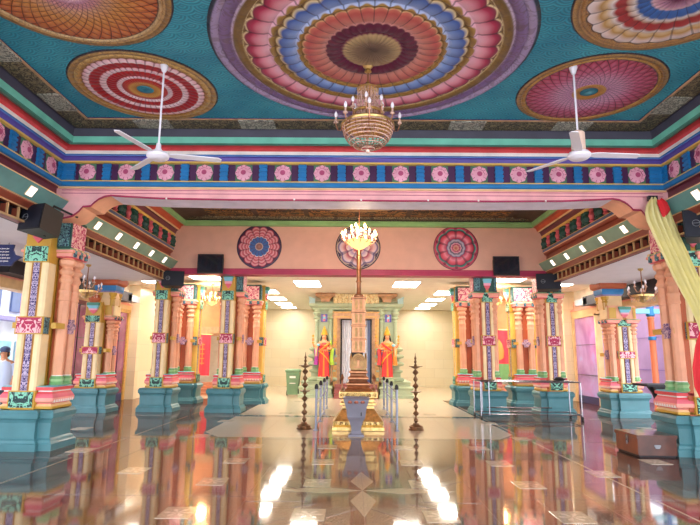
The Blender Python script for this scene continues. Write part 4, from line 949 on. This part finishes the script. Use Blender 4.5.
    for j in range(len(prof)-1):
        b.add(vs[j*N:(j+2)*N], [(k, (k+1) % N, N+(k+1) % N, N+k) for k in range(N)], 'sareered')
    b.add(vs[:N], [tuple(range(N))[::-1]], 'sareered'); b.add(vs[-N:], [tuple(range(N))], 'sareered'); b.build('sari_skirt', o, smooth=60)
    b = MB(); b.tube([(-.02, -.15, 1.08), (.0, -.16, .8), (.0, -.17, .4), (0, -.18, .06)], [.02, .025, .03, .035], 'sareeorange', 8)
    b.tube([(-.19*q, -.06, 1.08), (-.06*q, -.19, .98), (.10*q, -.20, .80), (.2*q, -.12, .60)], [.022]*4, 'statuegold', 6)
    b.tube([(.2*q, -.08, 1.42), (.05*q, -.19, 1.28), (-.13*q, -.17, 1.12)], [.03, .045, .03], 'sareeorange' if q > 0 else 'sareered', 8)
    for k in range(15): a = 2*PI*k/15; b.sphere((.20*cos(a), .145*sin(a), 1.08), .022, 'statuegold', 6, 4)
    for k in range(9): a = PI*k/8; b.sphere((.11*cos(a), -.10-.06*sin(a), 1.42-.10*sin(a)), .018, 'statuegold', 6, 4)
    b.build('gold_trim', o)
    b = MB(); n = 5
    for (s, m1, w) in ((-1, sash[0], .10), (1, sash[1], .10)):
        b.tube([(s*q*.20, .02, 1.38), (s*q*.29, -.02, 1.12), (s*q*.27, -.04, .80), (s*q*.29, -.03, .52)], [.04, .07, .065, .085], m1, 10)
    b.build('shawl', o)
    b = MB()
    for s in (-1, 1):
        b = MB(); b.T = Matrix.Translation((0, -.02, -.18))
        b.sphere((s*.40, -.06, 1.72), .045, 'statueskin', 8, 6)
        for k in range(5): a = (k-2)*.3; b.tube([(s*.40+.03*sin(a), -.06, 1.74), (s*.40+.07*sin(a), -.07, 1.75+.06*cos(a))], [.012, .008], 'statueskin', 6)
        b.tube([(s*.40, -.10, 1.72), (s*.40, -.11, 1.86)], .012, 'statuegold', 6); b.sphere((s*.40, -.11, 1.89), .04, 'statuegold', 8, 6, (1, .4, 1.3))
        b.tube([(s*.40, -.03, 1.60), (s*.40, -.04, 1.64)], .042, 'statuegold', 8); b.T = Matrix(); b.tube([(s*.25, -.02, 1.27), (s*.26, -.03, 1.24)], .055, 'statuegold', 8)
        b.build('raised_hand', o)
    b = MB(); s = q
    b.sphere((-.27*s, -.28, .94), .04, 'statueskin', 8, 6)
    for k in range(5): b.tube([(-.27*s+.014*(k-2), -.30, .93), (-.27*s+.02*(k-2), -.31, .87)], [.009, .006], 'statueskin', 5)
    b.sphere((.15*s, -.33, 1.18), .04, 'statueskin', 8, 6)
    for k in range(5): b.tube([(.15*s+.014*(k-2), -.34, 1.20), (.15*s+.02*(k-2), -.35, 1.27)], [.009, .006], 'statueskin', 5)
    b.build('lower_hands', o)
    b = MB(); b.lathe([(.24, -.16), (.25, -.10), (.20, -.06), (.24, -.01), (.22, .03)], 'shrinegreen', seg=20, sq=.8); b.build('lotus_base', o)
    return o
st1 = statue(AX-1.29, 22.22, .775, 'deity statue in red sari with magenta and lime shawl, nearer the green bin', ('sareemag', 'parrot'), 1); st1.scale = (1.12, 1, .96)
st2 = statue(AX+1.26, 22.22, .775, 'deity statue in red sari with orange shawl, on the side away from the bin', ('sareeorange', 'sareered'), -1); st2.scale = (1.12, 1, .96)
b = MB(); b.sphere((0, 0, 0), .05, 'parrot', 10, 6, (.8, 1, 1.6)); b.sphere((0, -.03, .09), .032, 'parrot'); b.tube([(0, .02, -.05), (.02, .05, -.18)], [.02, .006], 'parrot')
p = b.build('parrot', st1); p.location = (.25, -.14, 1.42)
b = MB(); b.sphere((0, 0, 0), .05, 'skyblue', 10, 6, (1.3, .8, 1.2)); p = b.build('shoulder_flower', st1); p.location = (-.20, -.12, 1.34)
b = MB(); b.sphere((0, 0, 0), .05, 'skyblue', 10, 6, (1.3, .8, 1.2)); p = b.build('shoulder_flower', st2); p.location = (.22, -.12, 1.34)

# visitor outside in the left aisle
pe = empty('person', (-7.74, 12.2, 0), 'person in a pale blue shirt and dark cap standing beyond the large left pillar', 'person', rz=R(15))
V = [(0, 0, .92), (0, 0, 1.12), (0, 0, 1.30), (0, 0, 1.42), (0, -.01, 1.50), (0, -.02, 1.58), (0, -.02, 1.68), (.18, 0, 1.39), (.23, .03, 1.12), (.22, -.08, .90), (.22, -.12, .83), (-.18, 0, 1.39), (-.23, .03, 1.12), (-.22, -.08, .90), (-.22, -.12, .83),
     (.10, 0, .84), (.11, -.01, .46), (.12, .02, .08), (.12, -.12, .04), (-.10, 0, .84), (-.11, -.01, .46), (-.12, .02, .08), (-.12, -.12, .04)]
E = [(0, 1), (1, 2), (2, 3), (3, 4), (4, 5), (5, 6), (3, 7), (7, 8), (8, 9), (9, 10), (3, 11), (11, 12), (12, 13), (13, 14), (0, 15), (15, 16), (16, 17), (17, 18), (0, 19), (19, 20), (20, 21), (21, 22)]
Rr = [(.15, .11), (.15, .11), (.17, .11), (.11, .08), .055, (.08, .09), (.075, .09), .065, .05, .038, .03, .065, .05, .038, .03, .09, .065, .045, .04, .09, .065, .045, .04]
skin('body', V, E, Rr, 'skin', pe)
b = MB(); b.lathe([(.20, .82), (.195, 1.0), (.205, 1.2), (.215, 1.32), (.17, 1.42), (.08, 1.47)], 'shirtblue', seg=20, sq=.72)
for s in (-1, 1): b.tube([(s*.17, 0, 1.39), (s*.22, .01, 1.28), (s*.235, .03, 1.14)], [.08, .078, .075], 'shirtblue', 12)
b.tube([(-.06, -.07, 1.46), (0, -.10, 1.43), (.06, -.07, 1.46)], .02, 'offwhite', 6); b.build('shirt', pe)
b = MB()
for s in (-1, 1): b.tube([(s*.10, 0, .90), (s*.11, -.01, .46), (s*.12, .02, .07)], [.11, .085, .07], 'trousers', 12)
b.lathe([(.17, .78), (.18, .92)], 'trousers', seg=16, sq=.75); b.build('trousers', pe)
b = MB(); b.sphere((0, -.01, 1.69), .105, 'capblue', 14, 8, (1, 1.05, .75)); b.box((0, -.13, 1.675), (.14, .10, .015), 'capblue'); b.build('cap', pe)
b = MB()
for s in (-1, 1): b.sphere((s*.03, -.105, 1.62), .009, 'hairblack', 6, 4); b.sphere((s*.092, -.01, 1.60), .02, 'skin', 6, 4, (.5, 1, 1.5))
b.tube([(0, -.108, 1.62), (0, -.128, 1.585)], [.008, .013], 'skin', 6); b.sphere((0, -.10, 1.55), .016, 'salmon', 6, 4, (1.3, .4, .4)); b.sphere((0, .015, 1.6), .1, 'hairblack', 12, 8, (1, .95, 1)); b.build('face', pe)
b = MB()
for s in (-1, 1): b.box((s*.12, -.05, .035), (.09, .26, .07), 'dark')
b.build('shoes', pe)

# ---------------------------------------------------------------- trolley, chest, desk, board, cloth
tr = empty('steel_trolley', (0, 0, 0), 'long low stainless steel trolley frame in front of the right pillars', 'trolley')
xl, xr, yf, yb = 3.38, 6.02, 14.7, 15.5
b = MB()
for x in (xl, xr):
    b.tube([(x, yf, .98), (x, yb, .98)], .016, 'steel'); b.tube([(x, yf, .14), (x, yb, .14)], .015, 'steel')
for y in (yf, yb): b.tube([(xl, y, .98), (xr, y, .98)], .016, 'steel'); b.tube([(xl, y, .14), (xr, y, .14)], .015, 'steel')
b.tube([(xl, (yf+yb)/2, .98), (xr, (yf+yb)/2, .98)], .014, 'steel'); b.tube([(xl+.35, yb, .25), (xr-.5, yb, .25)], .016, 'steel'); b.build('frame', tr)
for x in (xl, xr, xl+.22):
    for y in (yf, yb):
        b = MB(); b.tube([(x, y, .12), (x, y, .98)], .016, 'steel'); b.build('leg', tr)
for x in (xl, xr):
    for y in (yf, yb):
        b = MB(); b.T = Matrix.Translation((x, y, .055)) @ Matrix.Rotation(PI/2, 4, 'Y'); b.lathe([(.055, -.02), (.055, .02)], 'black', seg=14); b.T = Matrix(); b.tube([(x, y, .055), (x, y, .13)], .014, 'steel'); b.build('wheel', tr)
b = MB(); b.lathe([(.10, 0), (.16, .04), (.18, .06), (.15, .06), (.05, .03)], 'black', (5.62, 15.1, 1.0), 16); b.sphere((5.62, 15.1, 1.06), .1, 'dark', 10, 6, (1.2, 1, .5)); tag(b.build('shallow_bowl'), 'small dark bowl resting on the right end of the steel trolley', 'bowl')

ch = empty('wooden_chest', (5.06, 9.80, 0), 'closed polished brown wooden chest on the floor at the right front pillar', 'chest')
b = MB(); b.b2(-.32, .32, -.40, .36, .03, .30, 'wood'); b.b2(-.325, -.318, -.39, .35, .04, .29, 'woodside'); b.b2(-.30, .30, -.38, .34, 0, .03, 'dark'); b.build('body', ch, smooth=0)
b = MB(); b.b2(-.335, .335, -.415, .375, .30, .355, 'wood'); b.b2(-.339, -.334, -.41, .37, .302, .35, 'woodside'); b.build('lid', ch, smooth=0)
b = MB(); b.b2(-.345, -.335, -.12, -.04, .20, .33, 'steel'); b.b2(-.352, -.344, -.10, -.06, .17, .22, 'grey'); b.build('latch', ch, smooth=0)
b = MB(); b.prism_y([(-.05, .20), (.05, .20), (.055, .18), (.03, .14), (-.03, .14), (-.055, .18)], -.41, -.398, 'grey'); b.build('handle', ch, smooth=0)

dk = empty('side_table', (7.2, 13.1, 0), 'dark wooden side table with a shaped leg, beyond the large right pillar', 'table')
b = MB(); b.b2(-.42, .6, -.3, .4, .98, 1.03, 'dark'); b.build('tabletop', dk, smooth=0)
b = MB(); b.prism_y([(-.15, .98), (.5, .98), (.5, .0), (.12, .0), (.2, .3), (.05, .6), (-.02, .8)], -.05, .05, 'dark'); b.build('leg', dk, smooth=0)
b = MB(); b.prism_y([(-.15, .98), (.5, .98), (.5, .0), (.12, .0), (.2, .3), (.05, .6), (-.02, .8)], .2, .3, 'dark'); b.build('leg', dk, smooth=0)

po = empty('courtyard_post', (9.6, 17.6, 0), 'slim orange post with blue bracket capital outside the right opening', 'post')
b = MB(); b.lathe([(.10, 0), (.12, .05), (.10, .1), (.095, 2.85), (.12, 2.9), (.1, 2.95)], 'pillarorange', seg=12); b.build('shaft', po)
b = MB(); b.lathe([(.09, 2.2), (.09, 2.95), (.14, 3.0), (.12, 3.05), (.12, 3.5)], 'blue', seg=12); b.b2(-.5, .5, -.1, .1, 3.05, 3.2, 'skyblue'); b.b2(-.35, .35, -.08, .08, 3.3, 3.45, 'blue'); b.lathe([(.105, 2.2), (.12, 2.22), (.12, 2.3), (.105, 2.32)], 'blue', seg=12); b.build('bracket_capital', po)
b = MB(); b.b2(10.0, 10.7, 17.2, 17.4, 0, 3.6, 'skyblue'); b.b2(10.1, 10.6, 17.17, 17.2, .4, 3.3, 'outpale')
for k in range(5): b.b2(10.18, 10.52, 17.15, 17.17, .5+k*.56, .95+k*.56, 'rel_navy')
tag(b.build('courtyard_pier', smooth=0), 'pale blue patterned pier standing behind the orange courtyard post', 'pier')

bd = empty('notice_board', (-6.9, 10.45, 3.5), 'navy blue board with lines of white writing hanging under the left aisle ceiling', 'board')
b = MB(); out = [(-.6, -.20), (.20, -.20), (.25, -.12), (.40, -.02), (.25, .02), (.20, .12), (.22, .22), (-.6, .22)]
b.prism_y(out, -.02, .02, 'navy'); b.build('panel', bd, smooth=0)
b = MB(); r2 = random.Random(3)
for j in range(5):
    x = -.5; z = .13-.062*j
    while x < .12:
        w = r2.uniform(.03, .09); b.b2(x, x+w, -.026, -.02, z, z+.014, 'white'); b.b2(x, x+.008, -.026, -.02, z-.012, z+.02, 'white'); x += w+.018
b.build('lettering', bd, smooth=0)
b = MB()
for x in (-.4, .1): b.tube([(x, 0, .22), (x, 0, .26)], .008, 'steel')
b.build('hanger', bd)

# yellow cloth gathered on a clip at the beam corner and falling to the right
cl = empty('draped_cloth', (5.25, 9.22, 4.38), 'long yellow cloth clipped at the beam corner and falling in front of the right pillar', 'cloth')
def drape(path, widths, m, folds, dz=0, seed=1, depth=.05):
    b = MB(); n = 40; k = len(path); vs = []
    for j in range(k):
        c = Vector(path[j]); w = widths[j]
        for i in range(n+1):
            t = i/n*2-1; ph = folds*PI*t+j*.12
            vs.append((c.x+t*w, c.y+depth*sin(ph)*min(1, w*4)-.04*(1-t*t), c.z+.02*sin(ph*.5)))
    W_ = n+1; fs = [(j*W_+i, j*W_+i+1, (j+1)*W_+i+1, (j+1)*W_+i) for j in range(k-1) for i in range(n)]
    b.add(vs, fs, m); b.add([(v[0], v[1]+.008, v[2]) for v in vs], [f[::-1] for f in fs], m); return b
P = [(0, 0, .0), (.0, -.04, -.12), (.01, -.08, -.26), (.02, -.10, -.42), (.10, -.14, -.75), (.20, -.17, -1.08), (.29, -.19, -1.38), (.40, -.2, -1.68), (.50, -.2, -1.95), (.56, -.2, -2.2), (.58, -.2, -2.4)]
Wd = [.06, .15, .22, .23, .22, .215, .21, .20, .17, .14, .12]
drape(P, Wd, 'clothyellow', 5., depth=.075).build('yellow_fabric', cl, smooth=60)
drape([(.04, -.13, -.05), (.06, -.18, -.14), (.07, -.22, -.26), (.03, -.24, -.38)], [.04, .09, .09, .03], 'clothred', 2, depth=.02).build('red_lining', cl, smooth=60)
drape([(.50, -.24, -2.3), (.43, -.26, -2.55), (.39, -.26, -2.9), (.39, -.26, -3.2), (.44, -.24, -3.5)], [.05, .10, .14, .14, .06], 'clothred', 2, depth=.03).build('red_tail', cl, smooth=60)
b = MB(); b.b2(-.08, .08, -.02, .05, -.02, .05, 'dark'); b.b2(-.02, .02, .05, .16, .0, .03, 'dark'); b.build('clip', cl)

# ---------------------------------------------------------------- far side rooms with banners
def side_room(s, cloth2):
    W = lambda x: AX+s*x
    b = MB(); y = 24.0
    b.b2(W(5.0), W(8.2), y, y+.2, 2.85, 4.2, 'peachorange'); b.b2(W(5.0), W(8.2), y-.08, y, 2.55, 2.7, 'shrinebrown'); b.b2(W(5.0), W(8.2), y, y+.2, 2.45, 2.85, 'shrinebrown')
    b.b2(W(5.0), W(5.6), y, y+.2, 0, 2.5, 'offwhite'); b.b2(W(7.6), W(8.2), y, y+.2, 0, 2.5, 'peach'); b.b2(W(5.0), W(8.2), y+2, y+2.1, 0, 2.6, 'offwhite')
    struct(b, 'wall_sanctum_left' if s < 0 else 'wall_sanctum_right', smooth=0)
    b = MB()
    for k in range(4): b.b2(W(5.1), W(7.9), y-1.4+k*.3, y-.09, k*.12, (k+1)*.12, 'stepstone')
    o = b.build('steps', smooth=0); tag(o, 'terracotta steps leading up to the %s banner' % ('plain red' if s < 0 else 'red and green'), 'steps')
    return W
W = side_room(-1, False)
o = empty('hanging_banner', (-6.5, 23.85, 2.5), 'plain red hanging banner between the left rear pillars', 'banner')
b = curtain(-.38, .30, 0, -1.75, 0, 'bannerred', 5, .02); b.build('fabric', o); b = MB()
b.b2(-.04, -.01, -.04, -.034, -1.3, -.35, 'bannergold')
for k in range(5): b.b2(-.12, .06, -.042, -.034, -.45-.2*k, -.41-.2*k, 'bannergold')
b.build('gold_writing', o)
b = MB(); b.tube([(-.45, 0, .01), (.38, 0, .01)], .015, 'brass'); b.build('rod', o)
W = side_room(1, True)
o = empty('hanging_banner', (6.45, 23.85, 2.8), 'red hanging banner with green hem and gold figure between the right rear pillars', 'banner')
b = curtain(-.55, .55, 0, -2.1, 0, 'bannerred', 7, .02); b.build('fabric', o)
b = curtain(-.55, .55, -.03, -2.12, -1.45, 'green', 7, .02); b.build('green_hem', o)
b = MB(); b.lathe([(.02, -1.3), (.2, -1.2), (.22, -.9), (.15, -.6), (.02, -.4)], 'bannergold', (-.12, -.02, 0), 14, sq=.12); b.build('gold_figure', o)
b = MB(); b.tube([(-.62, 0, .01), (.62, 0, .01)], .015, 'brass'); b.build('rod', o)

# ---------------------------------------------------------------- lamps inside the lit fittings
def lamp(c, watts, col, r=.2):
    l = bpy.data.lights.new('lamp', 'POINT'); l.energy = watts; l.color = lin(col)[:3]; l.shadow_soft_size = r
    o = bpy.data.objects.new('lamp', l); COL.objects.link(o); o.location = c
lamp((.12, 11.6, 4.35), 140, '#ffe0bc', .3)
lamp((-5.2, 19.9, 3.75), 60, '#ffc890', .15); lamp((5.2, 19.9, 3.8), 60, '#ffc890', .15)
# ---------------------------------------------------------------- camera, world, sun
F = 542.3; P_, R_, W_ = R(9.856), R(.485), R(-.371)
cP, sP = cos(P_), sin(P_)
r0 = Vector((cos(W_), -sin(W_), 0)); up0 = Vector((-sP*sin(W_), -sP*cos(W_), cP)); fw = Vector((cP*sin(W_), cP*cos(W_), sP))
rt = r0*cos(R_)+up0*sin(R_); up = -r0*sin(R_)+up0*cos(R_)
cam = bpy.data.cameras.new('camera'); co = bpy.data.objects.new('camera', cam); COL.objects.link(co)
M = Matrix((rt, up, -fw)).transposed().to_4x4(); M.translation = (0, 0, 1.6); co.matrix_world = M
cam.sensor_width = 36; cam.lens = F/700*36; cam.clip_end = 200; sc.camera = co
w = bpy.data.worlds.new('world'); sc.world = w; w.use_nodes = True
bg = w.node_tree.nodes['Background']; bg.inputs[0].default_value = lin('#edf1fb'); bg.inputs[1].default_value = 3.0
vs = sc.view_settings; vs.view_transform = 'Standard'; vs.look = 'None'; vs.gamma = 1; vs.use_curve_mapping = False; vs.exposure = .9
